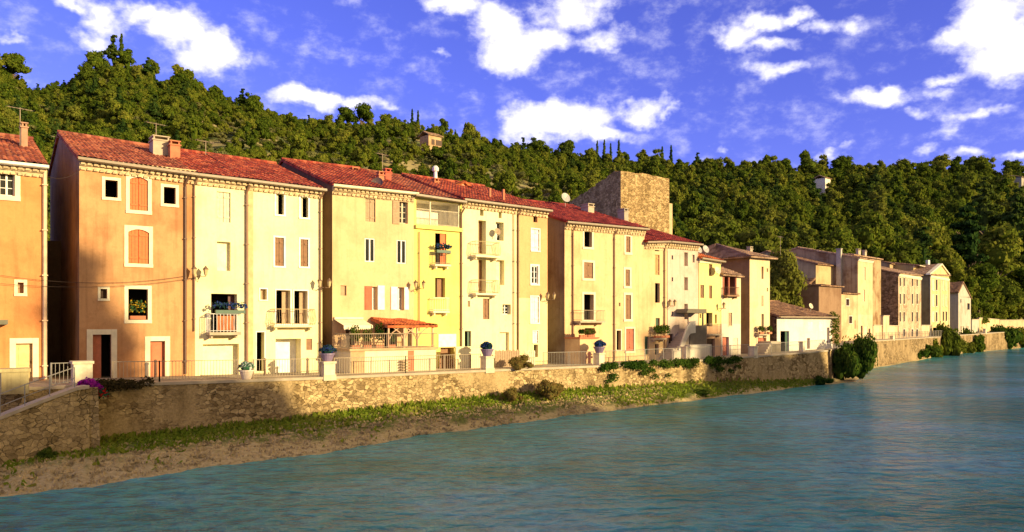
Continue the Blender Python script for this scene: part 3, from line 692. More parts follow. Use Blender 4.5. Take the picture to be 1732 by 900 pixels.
class House:
    def __init__(s, label, xL, xR, yE, wall, roof, off=0.0, ridge=8.0, rise=2.7, back=5.0, line=None, name='house', cat='house', z0=None, yE2=None, side=None, over=.32):
        if line: (a, pa, b, pb) = line; s.P = pt(a, pa); Q = pt(b, pb); s.d = (Q-s.P).normalized()
        else: s.P = pt(140, facP(140)); s.d = Vector((DX, DY, 0))
        s.n = Vector((s.d.y, -s.d.x, 0)); s.P = s.P+s.n*off
        s.xL, s.xR = xL, xR; s.A = s.hit(xL); s.w = (s.hit(xR)-s.A).length
        s.z0 = streetz(xL) if z0 is None else z0
        s.eL = s.zw(xL, yE)-s.z0; s.eR = s.eL if yE2 is None else s.zw(xR, yE2)-s.z0
        s.ridge, s.rise, s.back, s.wall, s.roofm, s.side, s.over = ridge, rise, back, wall, roof, side, over
        s.e = empty(name, (s.A.x, s.A.y, s.z0), math.atan2(s.d.y, s.d.x), label, cat); s.ops = []
        s.roof_o = None
    def hit(s, x, off=0.0):
        k = (x-CX)/F; P = s.P+s.n*off    # (P+t d).x = k (P+t d).y
        t = (k*P.y-P.x)/(s.d.x-k*s.d.y); return P+s.d*t
    def zw(s, x, y, off=0.0): return CAMZ+(HY-y)/F*s.hit(x, off).y
    def u(s, x, off=0.0): return (s.hit(x, off)-(s.A+s.n*off)).dot(s.d)
    def z(s, x, y, off=0.0): return s.zw(x, y, off)-s.z0
    def rect(s, x0, y0, x1, y1, off=0.0):
        xm = (x0+x1)/2; return s.u(x0, off), s.z(xm, y1, off), s.u(x1, off), s.z(xm, y0, off)
    def world(s, u, yb, z): return s.A+s.d*u-s.n*yb+Vector((0, 0, s.z0+z))
    # ---- openings
    def op(s, kind, x0, y0, x1, y1, sur=0, arch=False, dep=.28, mat=None, mat2=None, lab=None, surm=None, bars=2, irr=False):
        u0, z0, u1, z1 = s.rect(x0, y0, x1, y1); pm = F/s.hit((x0+x1)/2).y; s.ops.append((u0, z0, u1, z1, dep)); e = s.e
        h, w = z1-z0, u1-u0; g = .004
        if sur:
            t = sur/pm; sm = surm or CREAMT; m = MB(); pr = -.03
            if arch:
                rise = w*.16; pts = []
                for i in range(9): a = i/8; pts.append((u0+w*a, z1-rise+rise*(1-(2*a-1)**2)))
                for (a, b) in zip(pts, pts[1:]): m.prism([a, b, (b[0], z1+t), (a[0], z1+t)], pr, .06)
            else: m.box(u0, pr, z1+g, u1, .02, z1+t)
            m.box(u0-t, pr, z0, u0-g, .02, z1+t); m.box(u1+g, pr, z0, u1+t, .02, z1+t)
            if kind not in ('door', 'darkdoor'): m.box(u0-t*1.05, pr-.03, z0-t, u1+t*1.05, .02, z0-g)
            m.build('surround', sm, e)
        m = MB()
        if kind == 'shutter':      # two closed leaves with planks and battens
            y = .10 if not sur else .06
            mid = (u0+u1)/2
            for (a, b) in ((u0+g, mid-.008), (mid+.008, u1-g)):
                k = MB(); npl = max(2, int((b-a)/.12)); pw = (b-a)/npl; rise = w*.16 if arch else 0
                for i in range(npl):
                    uc = (a+pw*(i+.5)-u0)/w; top = z1-g-rise+rise*(1-(2*uc-1)**2)
                    k.box(a+pw*i+.006, y, z0+g, a+pw*(i+1)-.004, y+.03, top)
                k.box(a, y+.03, z0+g, b, y+.05, z1-g-rise)
                for zz in (z0+h*.14, z0+h*.80): k.box(a+.03, y-.028, zz, b-.03, y-.002, zz+.09)
                for zz in (z0+h*.17, z0+h*.82):
                    uu = a-.02 if a < mid-.02 and b < mid else b+.0
                    k.box(uu, y-.05, zz, uu+.03, y-.01, zz+.05)
                k.build('shutter', mat or BROWN, e, label=lab)
        elif kind == 'window':     # framed window with panes
            y = dep-.09; t = .06; fm = mat or WHITE
            m.box(u0+g, y, z0+g, u0+t, y+.06, z1-g); m.box(u1-t, y, z0+g, u1-g, y+.06, z1-g); m.box(u0+t, y, z0+g, u1-t, y+.06, z0+t); m.box(u0+t, y, z1-t, u1-t, y+.06, z1-g)
            c = (u0+u1)/2; m.box(c-.04, y-.005, z0+t, c+.04, y+.055, z1-t)
            for i in range(1, bars+1):
                zz = z0+h*i/(bars+1); m.box(u0+t, y+.01, zz-.015, c-.04, y+.05, zz+.015); m.box(c+.04, y+.01, zz-.015, u1-t, y+.05, zz+.015)
            f = m.build('window', fm, e, label=lab); k = MB(); k.box(u0+g, y+.062, z0+g, u1-g, y+.07, z1-g); k.build('pane', GLASS, f)
            if mat2: k = MB(); k.box(u0+t+.03, y+.075, z0+h*.08, u1-t-.03, y+.08, z1-t); k.build('curtain', mat2, f)
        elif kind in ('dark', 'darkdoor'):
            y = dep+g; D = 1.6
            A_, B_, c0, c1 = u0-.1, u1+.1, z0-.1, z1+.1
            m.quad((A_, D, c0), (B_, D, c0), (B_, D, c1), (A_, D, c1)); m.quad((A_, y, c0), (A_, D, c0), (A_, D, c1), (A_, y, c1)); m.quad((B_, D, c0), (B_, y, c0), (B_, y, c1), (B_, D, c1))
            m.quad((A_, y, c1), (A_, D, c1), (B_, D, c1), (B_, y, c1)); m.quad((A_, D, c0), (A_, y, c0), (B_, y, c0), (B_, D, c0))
            m.build('dark_room_box', DARK, e)  # box holds the room's darkness in its colour
            if mat is not None:   # a leaf standing open at the right or left side
                k = MB()
                fr = mat2 if isinstance(mat2, float) else .5
                if fr > 0: k.box(u1-w*fr, dep-.12, z0+g, u1-g, dep-.07, z1-g)
                else: k.box(u0+g, dep-.12, z0+g, u0-w*fr, dep-.07, z1-g)
                k.build('door_leaf' if kind == 'darkdoor' else 'open_shutter', mat, e, label=lab)
        elif kind in ('door', 'panel'):
            y = dep-.06; mm = mat or BROWN; m.box(u0+g, y, z0+g, u1-g, y+.05, z1-g)
            if kind == 'door':
                nb = 2 if w > 1.1 else 1
                for i in range(nb):
                    a = u0+w*i/nb; b = u0+w*(i+1)/nb
                    for (q0, q1) in ((.08, .42), (.48, .9)):
                        m.box(a+w/nb*.16, y-.02, z0+h*q0, b-w/nb*.16, y-.002, z0+h*q1)
            else:
                for i in range(1, 5): zz = z0+h*i/5; m.box(u0+.03, y-.008, zz-.015, u1-.03, y-.002, zz+.015)
            f = m.build('door' if kind == 'door' else 'garage_door' if w > 1 and z0 < .6 else 'blocked_window', mm, e, label=lab)
            if kind == 'door': k = MB(); k.box(u1-w*.13, y-.06, z0+1.0, u1-w*.13+.03, y-.022, z0+1.12); k.build('handle', IRON, f)
        elif kind == 'loggia':
            D = 1.5; y = dep+g; A_, B_, c0, c1 = u0-.02, u1+.02, z0-.02, z1+.02
            m.quad((A_, D, c0), (B_, D, c0), (B_, D, c1), (A_, D, c1)); m.quad((A_, y, c0), (A_, D, c0), (A_, D, c1), (A_, y, c1)); m.quad((B_, D, c0), (B_, y, c0), (B_, y, c1), (B_, D, c1))
            m.quad((A_, y, c1), (A_, D, c1), (B_, D, c1), (B_, y, c1)); m.quad((A_, D, c0), (A_, y, c0), (B_, y, c0), (B_, D, c0))
            m.build('loggia', mat or s.wall, e)
        elif kind == 'niche':
            m.box(u0-.02, dep+g, z0-.02, u1+.02, dep+.02, z1+.02); m.build('niche', mat or TAUPE, e)
        return u0, z0, u1, z1
    def leaf(s, x0, y0, x1, y1, mat, lab=None, name='shutter'):
        u0, z0, u1, z1 = s.rect(x0, y0, x1, y1); m = MB(); m.box(u0, -.055, z0, u1, -.012, z1)
        nb = max(3, int((z1-z0)/.09))
        for i in range(nb): zz = z0+.05+(z1-z0-.1)*i/nb; m.box(u0+.05, -.068, zz, u1-.05, -.0551, zz+.03)
        return m.build(name, mat, s.e, label=lab)
    def slab(s, x0, y0, x1, y1, dep, mat, name='ledge', off0=0.0):
        u0, z0, u1, z1 = s.rect(x0, y0, x1, y1, dep); m = MB(); m.box(u0, -dep, z0, u1, -.003-off0, z1); return m.build(name, mat, s.e)
    # ---- balcony: leftmost photo column at the wall, rightmost at its front corner
    def balcony(s, x0, x1, yt, yb, dep=.6, mat=IRONL, slabm=None, step=.12, lab=None, curved=False, thick=.12, r=.011):
        u0 = s.u(x0); u1 = s.u(x1, dep); xm = (x0+x1)/2+3; z0 = s.z(xm, yb, dep); z1 = s.z(xm, yt, dep)
        m = MB(); m.box(u0, -dep, z0-thick, u1, -.003, z0)
        for a in (u0+.12, u1-.22): m.box(a, -dep*.7, z0-thick-.16, a+.1, -.003, z0-thick-.003)
        b = m.build('balcony', slabm or CONC, s.e, label=lab); k = MB()
        path = [(u0+.02, -.01), (u0+.02, -dep+.02), (u1-.02, -dep+.02), (u1-.02, -.01)]
        for (a, c) in zip(path, path[1:]):
            Ln = math.hypot(c[0]-a[0], c[1]-a[1]); n = max(1, int(Ln/step))
            for zz, rr in ((z1, .02), (z0+.08, .014)): k.tube([(a[0], a[1], zz), (c[0], c[1], zz)], rr, 4)
            for i in range(n+1):
                q = i/n; X, Y = a[0]+(c[0]-a[0])*q, a[1]+(c[1]-a[1])*q
                if curved:
                    ox, oy = (0, -.10) if c[0] != a[0] else ((-.10 if a[0] < (u0+u1)/2 else .10), 0)
                    k.tube([(X, Y, z0), (X+ox, Y+oy, z0+(z1-z0)*.3), (X, Y, z1)], r, 4, False)
                else: k.tube([(X, Y, z0), (X, Y, z1)], r, 4, False)
        k.build('railing', mat, b)
        return b, u0, u1, z0, z1
    def pipe(s, x, y0, y1, r=.055, mat=COPPER, name='downpipe', kink=True):
        u = s.u(x); z1 = s.z(x, y0); z0 = s.z(x, y1) if y1 else .05; m = MB()
        pts = [(u, -.09, z0), (u, -.09, z1-.5), (u, -.09, z1-.35)]+([(u+.12, -.28, z1)] if kink else [(u, -.09, z1)])
        m.tube(pts, r, 7)
        k = z0+.6
        while k < z1-.5: m.box(u-r*1.3, -.09-r*1.3, k, u+r*1.3, -.012, k+.05); k += 2.1
        return m.build(name, mat, s.e)
    def chimney(s, x0, x1, yt, yb, mat=None, cap=True, deep=.5, pot=False):
        u0, u1 = s.u(x0, -yb), s.u(x1, -yb); xm = (x0+x1)/2; zt = s.z(xm, yt, -yb); zb = s.eL+s.rise*min(1, yb/s.ridge)-.3; m = MB()
        m.box(u0, yb, zb, u1, yb+deep, zt)
        if cap:
            m.box(u0-.05, yb-.05, zt, u1+.05, yb+deep+.05, zt+.07)
            m.box(u0+.02, yb+.02, zt+.07, u0+.1, yb+deep-.02, zt+.22); m.box(u1-.1, yb+.02, zt+.07, u1-.02, yb+deep-.02, zt+.22); m.box(u0-.03, yb-.03, zt+.22, u1+.03, yb+deep+.03, zt+.28)
        o = m.build('chimney', mat or CONC, s.roof_o)
        if pot:
            k = MB(); uc = (u0+u1)/2; k.lathe([(.14, 0), (.12, .5), (.22, .52), (.24, .75), (.12, .9)], 10, (uc, yb+deep/2, zt+.28)); k.build('chimney_cowl', WHITE, o)
        return o
    # ---- shell and roof
    def build(s, cornice='genoise', gutter=ZINC, gable='mono', low=-1.5, roofback=True, cm=None, thickroof=True, verge=.12):
        e = s.e; w = s.w; D = s.ridge+s.back
        us = sorted(set([0, w]+[a for o in s.ops for a in (o[0], o[2])])); zs = sorted(set([low, min(s.eL, s.eR)]+[a for o in s.ops for a in (o[1], o[3])]))
        us = [a for a in us if 0 <= a <= w]; m = MB()
        def inside(u, z): return any(o[0] < u < o[2] and o[1] < z < o[3] for o in s.ops)
        for i in range(len(us)-1):
            for j in range(len(zs)-1):
                if not inside((us[i]+us[i+1])/2, (zs[j]+zs[j+1])/2):
                    m.quad((us[i], 0, zs[j]), (us[i+1], 0, zs[j]), (us[i+1], 0, zs[j+1]), (us[i], 0, zs[j+1]))
        zt = zs[-1]
        if abs(s.eL-s.eR) > .01: m.quad((0, 0, zt), (w, 0, zt), (w, 0, s.eR), (0, 0, s.eL))
        for (u0, z0, u1, z1, d) in s.ops:
            m.quad((u0, 0, z0), (u0, 0, z1), (u0, d, z1), (u0, d, z0)); m.quad((u1, 0, z1), (u1, 0, z0), (u1, d, z0), (u1, d, z1))
            m.quad((u0, 0, z1), (u1, 0, z1), (u1, d, z1), (u0, d, z1)); m.quad((u0, 0, z0), (u0, d, z0), (u1, d, z0), (u1, 0, z0))
        def prof(eh): return [(0, low), (D, low), (D, eh+s.rise*(1-s.back/max(s.ridge, .1)*.9)), (s.ridge, eh+s.rise), (0, eh)]
        if gable in ('mono', 'hip'):
            pl = prof(s.eL); pr = prof(s.eR)
            if gable == 'hip': pl = [(0, low), (D, low), (D, s.eL), (0, s.eL)]; pr = pl
            m.mi = 1
            m.quad(*[(0, y, z) for y, z in pl]); m.quad(*[(w, y, z) for y, z in pr][::-1])
            m.mi = 0
            m.quad((w, D, low), (0, D, low), (0, D, pl[2][1]), (w, D, pr[2][1]))
        m.build('wall', [s.wall, s.side or s.wall], e)
        r = MB(); ov = s.over; k = s.rise/s.ridge
        if gable == 'mono':
            tile_sheet(r, (-verge, -ov, s.eL-ov*k+.12), (w+verge, -ov, s.eR-ov*k+.12), (w+verge, s.ridge, s.eR+s.rise+.12), (-verge, s.ridge, s.eL+s.rise+.12))
            kb = s.rise/s.ridge*.9
            tile_sheet(r, (w+verge, D+.3, s.eR+s.rise-kb*(s.back+.3)+.12), (-verge, D+.3, s.eL+s.rise-kb*(s.back+.3)+.12), (-verge, s.ridge, s.eL+s.rise+.12), (w+verge, s.ridge, s.eR+s.rise+.12), row=.8)
            r.tube([(-verge, s.ridge, s.eL+s.rise+.17), (w+verge, s.ridge, s.eR+s.rise+.17)], .13, 8)
        elif gable == 'hip':
            c = D/2; z1 = s.eL+s.rise; z0 = s.eL+.06; a = min(w/2, c)*.98
            A1, A2 = (a, c, z1), (w-a, c, z1)
            tile_sheet(r, (-ov, -ov, z0), (w+ov, -ov, z0), A2, A1); tile_sheet(r, (w+ov, -ov, z0), (w+ov, D+ov, z0), A2, A2); tile_sheet(r, (w+ov, D+ov, z0), (-ov, D+ov, z0), A1, A2); tile_sheet(r, (-ov, D+ov, z0), (-ov, -ov, z0), A1, A1)
        s.roof_o = r.build('roof', s.roofm, e)
        if cornice:
            c = MB(); tl = s.eL-.02; tr = s.eR-.02
            if cornice == 'genoise':
                for row, (yo, dz) in enumerate(((.10, -.48), (.20, -.24))):
                    n = int(w/.27); pw = w/n
                    c.box(0, -yo+.07, tl+dz-.02, w, -.003, tl+dz+.19)
                    for i in range(n):
                        uc = pw*(i+.5); zc = tl+(tr-tl)*uc/w+dz
                        c.prism([(uc-math.cos(math.pi*a/5)*pw*.36, zc+math.sin(math.pi*a/5)*.15) for a in range(6)], -yo-.02, -yo+.06)
                    c.box(0, -yo-.03, tl+dz+.193, w, -.003, tl+dz+.235)
                c.box(0, -.24, tl+.0, w, -.003, tl+.06)
            else:
                c.box(0, -.16, tl-.2, w, -.003, tl+.06); c.box(0, -.09, tl-.34, w, -.003, tl-.203)
            c.build('cornice', cm or (CORN if cornice == 'genoise' else CREAMT), e)
        if gutter:
            g = MB(); zl = s.eL-ov*k+.02; zr = s.eR-ov*k+.02
            if gable == 'hip': zl = zr = s.eL-.06
            pr = [(-ov-.17, .12), (-ov-.17, 0), (-ov-.05, -.05), (-ov-.01, .0), (-ov-.01, .02)]
            for (a, b) in zip(pr, pr[1:]): g.quad((-.1, a[0], zl+a[1]), (w+.1, a[0], zr+a[1]), (w+.1, b[0], zr+b[1]), (-.1, b[0], zl+b[1]))
            g.quad((-.1, -ov-.17, zl), (-.1, -ov-.01, zl), (-.1, -ov-.17, zl+.12)); g.quad((w+.1, -ov-.17, zr), (w+.1, -ov-.01, zr), (w+.1, -ov-.17, zr+.12))
            g.build('gutter', gutter, e)
        return s
    def flowers(s, u, yb, z, w, h, mats, label, name='flower_box', pot=TERRA, group=None):
        P = s.world(u, yb, z); e = empty(name, P, math.atan2(s.d.y, s.d.x), label, 'flower box' if 'box' in name else 'potted plant', group)
        m = MB(); m.box(-w/2, -.1, 0, w/2, .1, .18); m.build('planter', pot, e)
        rs = np.random.RandomState(int(u*100) % 999); Q = [leaf_cloud(rs, (a, -.02, .2+h*.4), (w/6, .17, h*.6), 60, .055) for a in np.linspace(-w*.42, w*.42, 5)]
        me = quads_mesh('foliage', Q, mats); o = bpy.data.objects.new('foliage', me); C.objects.link(o); o.parent = e
        return e
FL_BLUE = leafmat('blue_flowers', [(.15, (.015, .05, .03)), (.50, (.03, .08, .06)), (.60, (.03, .05, .22)), (.9, (.06, .13, .36))], objrand=False)
FL_WHITE = leafmat('white_flowers', [(.15, (.02, .10, .06)), (.50, (.06, .18, .09)), (.62, (.7, .75, .72)), (.9, (.8, .8, .8))], objrand=False)
FL_YELLOW = leafmat('yellow_flowers', [(.15, (.03, .08, .03)), (.60, (.06, .14, .05)), (.7, (.75, .45, .03)), (.9, (.85, .6, .05))], objrand=False)
FL_MAG = leafmat('magenta_flowers', [(.2, (.35, .02, .22)), (.6, (.25, .015, .30)), (.9, (.5, .04, .3))], objrand=False)
FL_RED = leafmat('red_flowers', [(.15, (.02, .08, .04)), (.45, (.04, .12, .06)), (.55, (.5, .02, .02)), (.75, (.6, .03, .02)), (.9, (.03, .10, .06))], objrand=False)
# ------------------------------------------------------------ the houses, left to right
# --- orange house cut by the left edge
S0 = stucco('paint_orange', (.66, .28, .10)); H = House('deep orange house at the left edge with pale gutter and cream framed window', -75, 77, 267, S0, T_OLD, yE2=283, side=S0)
H.op('window', -2, 290, 25, 331, 8, mat2=PALEW); H.op('niche', 30, 478, 40, 496, 5); H.op('door', 27, 581, 55, 652, 9, mat=plain('yellow_door', (.62, .50, .22), .6)); H.op('door', -30, 575, -10, 652, 6, mat=BROWN)
H.op('window', -60, 380, -30, 430, 6)
H.build(gutter=WHITE); H.pipe(75.5, 288, None, .09, plain('pale_pipe', (.72, .50, .32), .6), kink=False); H.chimney(36, 47, 216, 4.5, plain('brick_chimney', (.42, .24, .15), .9))
u = H.u(0); m = MB(); m.box(H.u(-14), -.7, H.z(0, 549), H.u(12), -.01, H.z(0, 541)); m.build('door_canopy', plain('slate', (.16, .15, .10), .8), H.e); H0 = H

# --- salmon orange house
S1 = stucco('paint_salmon', (.58, .31, .14), stain=.45)
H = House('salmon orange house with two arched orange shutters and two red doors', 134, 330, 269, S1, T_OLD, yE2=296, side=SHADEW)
H.op('dark', 178, 305, 199, 334, 5); H.op('shutter', 219.5, 300, 250, 356, 6, True, mat=ORANGE); H.op('dark', 277, 317, 297, 345, 5)
H.op('shutter', 217, 388, 252, 446, 6, True, mat=ORANGE); H.op('niche', 170, 489, 181, 505, 4, mat=DARKW)
r = H.op('dark', 217, 489, 250, 541, 6); H.op('darkdoor', 157, 566, 188, 643, 9, mat=REDWOOD, mat2=-.48, lab='red brown door leaf standing half open')
H.op('door', 254, 577, 279, 643, 8, mat=plain('brick_red_door', (.50, .16, .07), .7))
H.build(); H.pipe(313, 300, None, .06, plain('dark_pipe', (.14, .07, .04), .6)); H.pipe(328, 302, 560, .045, COPPER)
H.flowers((r[0]+r[2])/2, .12, r[1]+.02, (r[2]-r[0])*.8, .75, FL_YELLOW, 'yellow flowers in a planter on the dark window sill of the salmon house')
H.chimney(259, 287, 238, 4.6, CONC, deep=1.0); H.chimney(288, 305, 246, 4.0, TERRA, deep=.5); H1 = H

# --- cream house
S2 = stucco('paint_cream', (.86, .78, .46), stain=.22)
H = House('narrow cream house with flower balcony over a wide garage door', 330, 416, 296, S2, T_RED, yE2=306)
H.op('shutter', 367, 325, 390, 376, 0, mat=PALEW); H.op('panel', 367, 409, 390, 458, 0, dep=.35, mat=plain('cream_panel', (.82, .76, .52), .7))
H.op('dark', 357, 497, 401, 562, 0, dep=.6, mat=plain('plum_door', (.10, .03, .025), .6), mat2=.25); H.op('panel', 343, 582, 404, 650, 0, dep=.5, mat=plain('cream_garage', (.82, .76, .50), .6))
H.build(); b = H.balcony(348, 408, 531, 562, .75, WHITE, step=.16, r=.016, thick=.15)
m = MB(); n = 12
for i in range(n):
    a = b[1]+.35+(b[2]-b[1]-.7)*i/n; m.prism([(a, b[3]+.1), (a+.05, b[3]+.1), (a+.12, b[4]-.1), (a+.06, b[4]-.1)], -.72, -.69); m.prism([(a+.12, b[3]+.1), (a+.07, b[3]+.1), (a, b[4]-.1), (a+.05, b[4]-.1)], -.69, -.66)
m.build('lattice_panel', plain('orange_lattice', (.50, .16, .05), .7), H.e)
H.flowers((b[1]+b[2])/2+.25, -.70, b[4]+.02, 1.5, .42, FL_BLUE, 'long box of blue and green flowers on the white balcony of the cream house', pot=GREEN); H2 = H

H = House('cream house with two tall dark balcony windows above a white garage door', 417.5, 545, 306, S2, T_RED, yE2=322, off=.0)
for (a, b, c, d) in ((467, 328, 480, 363), (508.5, 334, 521, 368)): H.op('dark', a, b, c, d, 3, mat=PALEW, mat2=-.4, surm=WHITE)
H.op('shutter', 465, 402, 480, 450, 3, mat=BROWN, surm=WHITE); H.op('shutter', 508, 405, 521, 451, 3, mat=BROWN, surm=WHITE)
H.op('niche', 440, 489, 451, 507, 2, mat=TAUPE, surm=WHITE)
H.op('dark', 467, 491, 491, 548, 2, dep=.45, mat=TAUPE, mat2=.45, surm=WHITE); H.op('dark', 497.5, 492, 520, 548, 2, dep=.45, mat=TAUPE, mat2=.45, surm=WHITE)
H.op('darkdoor', 434, 562, 447, 628, 2, dep=.5, surm=WHITE); H.op('panel', 466, 573, 509, 632, 0, dep=.85, mat=plain('white_garage', (.86, .84, .78), .55)); H.op('niche', 518, 573, 528, 592, 0, dep=.05, mat=BROWN)
H.build(); H.balcony(458, 533, 523, 550, .55, plain('thin_gold_iron', (.55, .40, .20), .6), S2, curved=True)
H.pipe(541, 326, None, .05, COPPER); H.pipe(416.5, 314, None, .07, COPPER); H3 = H
# shared pilaster strip
m = MB(); u = H.u(417.5); m.box(-.02, -.07, -1, .32, -.003, H.eL-.45); m.build('pilaster', plain('ochre_pilaster', (.60, .44, .22), .85), H.e)

# --- beige house with terrace
S4 = stucco('paint_beige', (.72, .50, .27), stain=.25)
H = House('beige house with pale shutters standing behind the terrace and pergola', 562, 700, 314, S4, T_RED, yE2=328, side=stucco('shaded_brown_side', (.20, .12, .07)))  # dark side colour carries the shade of the narrow gap
H.op('shutter', 618, 334, 635, 375, 0, mat=TAUPE); H.op('window', 675, 340, 690, 378, 0, mat=PALEW, bars=3); H.leaf(664, 339, 675, 379, TAUPE)
H.op('window', 617, 403, 634, 443, 0, dep=.12, bars=0); H.op('window', 671, 406, 687, 446, 0, dep=.12, bars=0)
H.op('niche', 576, 483, 586, 500, 0, dep=.12); H.op('window', 629, 485, 638, 524, 0, dep=.35, bars=1); H.leaf(617, 484, 629, 524, plain('red_shutter', (.45, .12, .05), .7), 'red brown open shutter'); H.leaf(638.5, 483, 650, 524, WHITE, 'white open shutter')
H.op('window', 672, 486, 683, 525, 0, dep=.35, bars=1); H.leaf(661, 485, 672, 524, WHITE, 'white open shutter'); H.leaf(683.5, 486, 691, 524, WHITE, 'white open shutter')
H.op('door', 585, 556, 600, 590, 0, dep=.3, mat=DARKW); H.op('dark', 650, 553, 672, 592, 0, dep=.3); H.op('dark', 690, 553, 697, 592, 0)
H.build(gutter=CREAMT)
H.chimney(596, 608, 290, 7.0, TERRA); H.chimney(641, 650, 297, 3.2, TERRA, deep=.4); H.chimney(652, 662, 292, 3.8, plain('red_chimney', (.46, .10, .06), .85), deep=.4); H4 = H

# --- bright yellow house
S5 = stucco('paint_yellow', (.82, .69, .20), stain=.2)
H = House('bright yellow house with a roofed white loggia on its top floor', 700, 781, 330, S5, T_OLD, yE2=342)
H.op('loggia', 704, 341, 778, 382, 0, dep=.15, mat=plain('loggia_white', (.80, .74, .60), .8))
H.op('dark', 736, 395, 755, 447, 0, dep=.2, mat=ORANGE, mat2=.5, lab='orange shutter standing open'); H.op('dark', 736, 470, 753, 503, 0, dep=.4, mat=BROWN, mat2=.6)
H.op('panel', 745, 588, 768, 628, 0, dep=.5, mat=BROWN); H.op('darkdoor', 705, 590, 716, 628, 0)
H.build(cornice=None); H.over = .5
H.slab(704, 383, 782, 389, .18, S5); m = MB()
u0, z0, u1, z1 = H.rect(704, 356, 778, 383); n = 34
for i in range(n+1): uu = u0+(u1-u0)*i/n; m.tube([(uu, .08, z0), (uu, .08, z1)], .014, 4, False)
m.tube([(u0, .08, z1), (u1, .08, z1)], .025, 4); m.tube([(u0, .08, z0+.1), (u1, .08, z0+.1)], .02, 4)
for f in (.32, .98): m.box(u0+(u1-u0)*f-.04, .04, z0, u0+(u1-u0)*f+.04, .12, z0+(u1-u0)*.0+1.75)
m.build('loggia_railing', PALEW, H.e)
b = H.balcony(730, 763, 428, 447, .45, IRONL, CREAMT); H.flowers((b[1]+b[2])/2, -.45, b[4], 1.0, .4, FL_BLUE, 'blue flowers on the small upper balcony of the yellow house', pot=GREEN)
H.balcony(727, 761, 504, 526, .45, WHITE, CREAMT); H.leaf(741, 565, 771, 587, WHITE, name='shop_blind'); H.pipe(779.5, 352, 628, .055, COPPER); H.pipe(708, 392, 560, .03, COPPER, kink=False); H5 = H

# --- cream house with iron balconies
H = House('cream house with two curved iron balconies and tall narrow windows', 782, 874, 338, S2, T_RED, yE2=350)
H.op('dark', 812, 351, 818, 365, 0, dep=.4); H.op('dark', 843.5, 356, 848.5, 369, 0, dep=.4)
H.op('dark', 809, 373, 822, 429, 0, dep=.6, mat=BROWN, mat2=.5); H.op('window', 838.5, 376, 852, 407, 0, dep=.5); H.op('dark', 809, 439, 822, 496, 0, dep=.6, mat=BROWN, mat2=.5)
H.op('panel', 839, 440, 853, 482, 0, dep=.4, mat=plain('cream_leaf', (.80, .72, .46), .7)); H.op('niche', 791, 509, 795, 519, 0, dep=.1); H.op('shutter', 817, 505, 828, 540, 0, mat=BROWN); H.op('window', 850, 515, 864, 532, 0, dep=.35)
H.op('dark', 786, 560, 797, 586, 0, mat=GREEN, mat2=.4); H.op('panel', 845, 562, 861, 606, 0, dep=.3, mat=plain('cream_leaf', (.8, .72, .46)))
H.build(); H.balcony(796, 846, 409, 432, .6, plain('thin_gold_iron', (.5, .4, .2)), CREAMT, curved=True); H.balcony(797, 844, 474, 496, .55, plain('thin_gold_iron', (.5, .4, .2)), CREAMT, curved=True)
H.pipe(868, 352, None, .03, COPPER, kink=False); H.chimney(828, 831, 318, 1.6, TERRA, cap=False, deep=.15); H.chimney(851, 854, 320, 1.2, TERRA, cap=False, deep=.15); H.pipe(875.5, 356, None, .05, COPPER); H.chimney(735, 743, 308, 5.5, TERRA, deep=.4, pot=True); H6 = H

# --- narrow orange house
S7 = stucco('paint_apricot_over_cream', (.72, .42, .20), (.82, .70, .36), streetz(900)+4.55, stain=.2)
H = House('narrow house painted apricot above and pale yellow below', 876.5, 926, 350, S7, T_RED, yE2=357, side=S7)
H.op('dark', 902, 362, 909, 376, 0, dep=.3, mat=PALEW, mat2=-.4); H.op('shutter', 899, 388, 912, 424, 2, mat=WHITE, surm=WHITE); H.op('window', 899, 450, 910, 480, 3, surm=WHITE, dep=.15)
H.op('shutter', 898, 502, 911, 546, 2, mat=WHITE, surm=WHITE); H.op('shutter', 901, 560, 910, 580, 1, mat=WHITE, surm=WHITE); H.op('dark', 903, 583, 910, 604, 0)
H.build(); H7 = H

# --- wide beige house, its bare side wall set back across a gap
S8 = stucco('paint_pale_ochre', (.74, .53, .28), stain=.3)
S8b = stucco('side_grey_shaded', (.26, .20, .14), stain=.55)  # shadow on the side wall is put into this dark colour
H = House('wide pale ochre house with a flat balcony and a porch topped with pots', 955, 1090, 376, S8, T_WINE, yE2=388, side=S8b, ridge=8.5)
H.op('dark', 988, 390, 1001, 418, 4); H.op('shutter', 987.5, 444, 1003, 471, 4, mat=BROWN); H.op('dark', 987.5, 498, 1004, 541, 4, dep=.4); H.op('dark', 989, 555, 1006, 571, 0, dep=.4)
H.op('shutter', 1058.5, 400, 1066, 427, 4, mat=BROWN); H.op('shutter', 1057.5, 456, 1065, 484, 4, mat=BROWN); H.op('shutter', 1057.5, 499, 1067, 540, 4, mat=BROWN); H.op('shutter', 1058.5, 556, 1072, 594, 3, mat=REDWOOD)
H.op('dark', 1042.5, 559, 1050, 592, 2); H.op('niche', 1046.5, 512, 1049.5, 518, 0, dep=.1)
H.build(); H.balcony(970, 1024, 525, 543, .75, IRONL, CONC, step=.14); H.pipe(968, 382, None, .05, COPPER); H.pipe(1038, 390, None, .05, COPPER)
u0 = H.u(955.5); u1 = H.u(1006, 1.3); zt = H.z(985, 573, 1.3); m = MB(); m.box(u0, -1.6, -1, u1, -.003, zt); m.build('porch', S8, H.e); m = MB(); m.box(u0-.08, -1.7, zt, u1+.08, -.003, zt+.1); m.build('porch_coping', TERRA, H.e)
for i in range(6): H.flowers(u0+.3+(u1-u0-.6)*i/5, -1.4, zt+.1, .3, .35, G_DRY if i % 2 else G_BUSH, 'small pot plant in the row on top of the ochre house porch', 'pot_plant', group='pot plants on the porch')
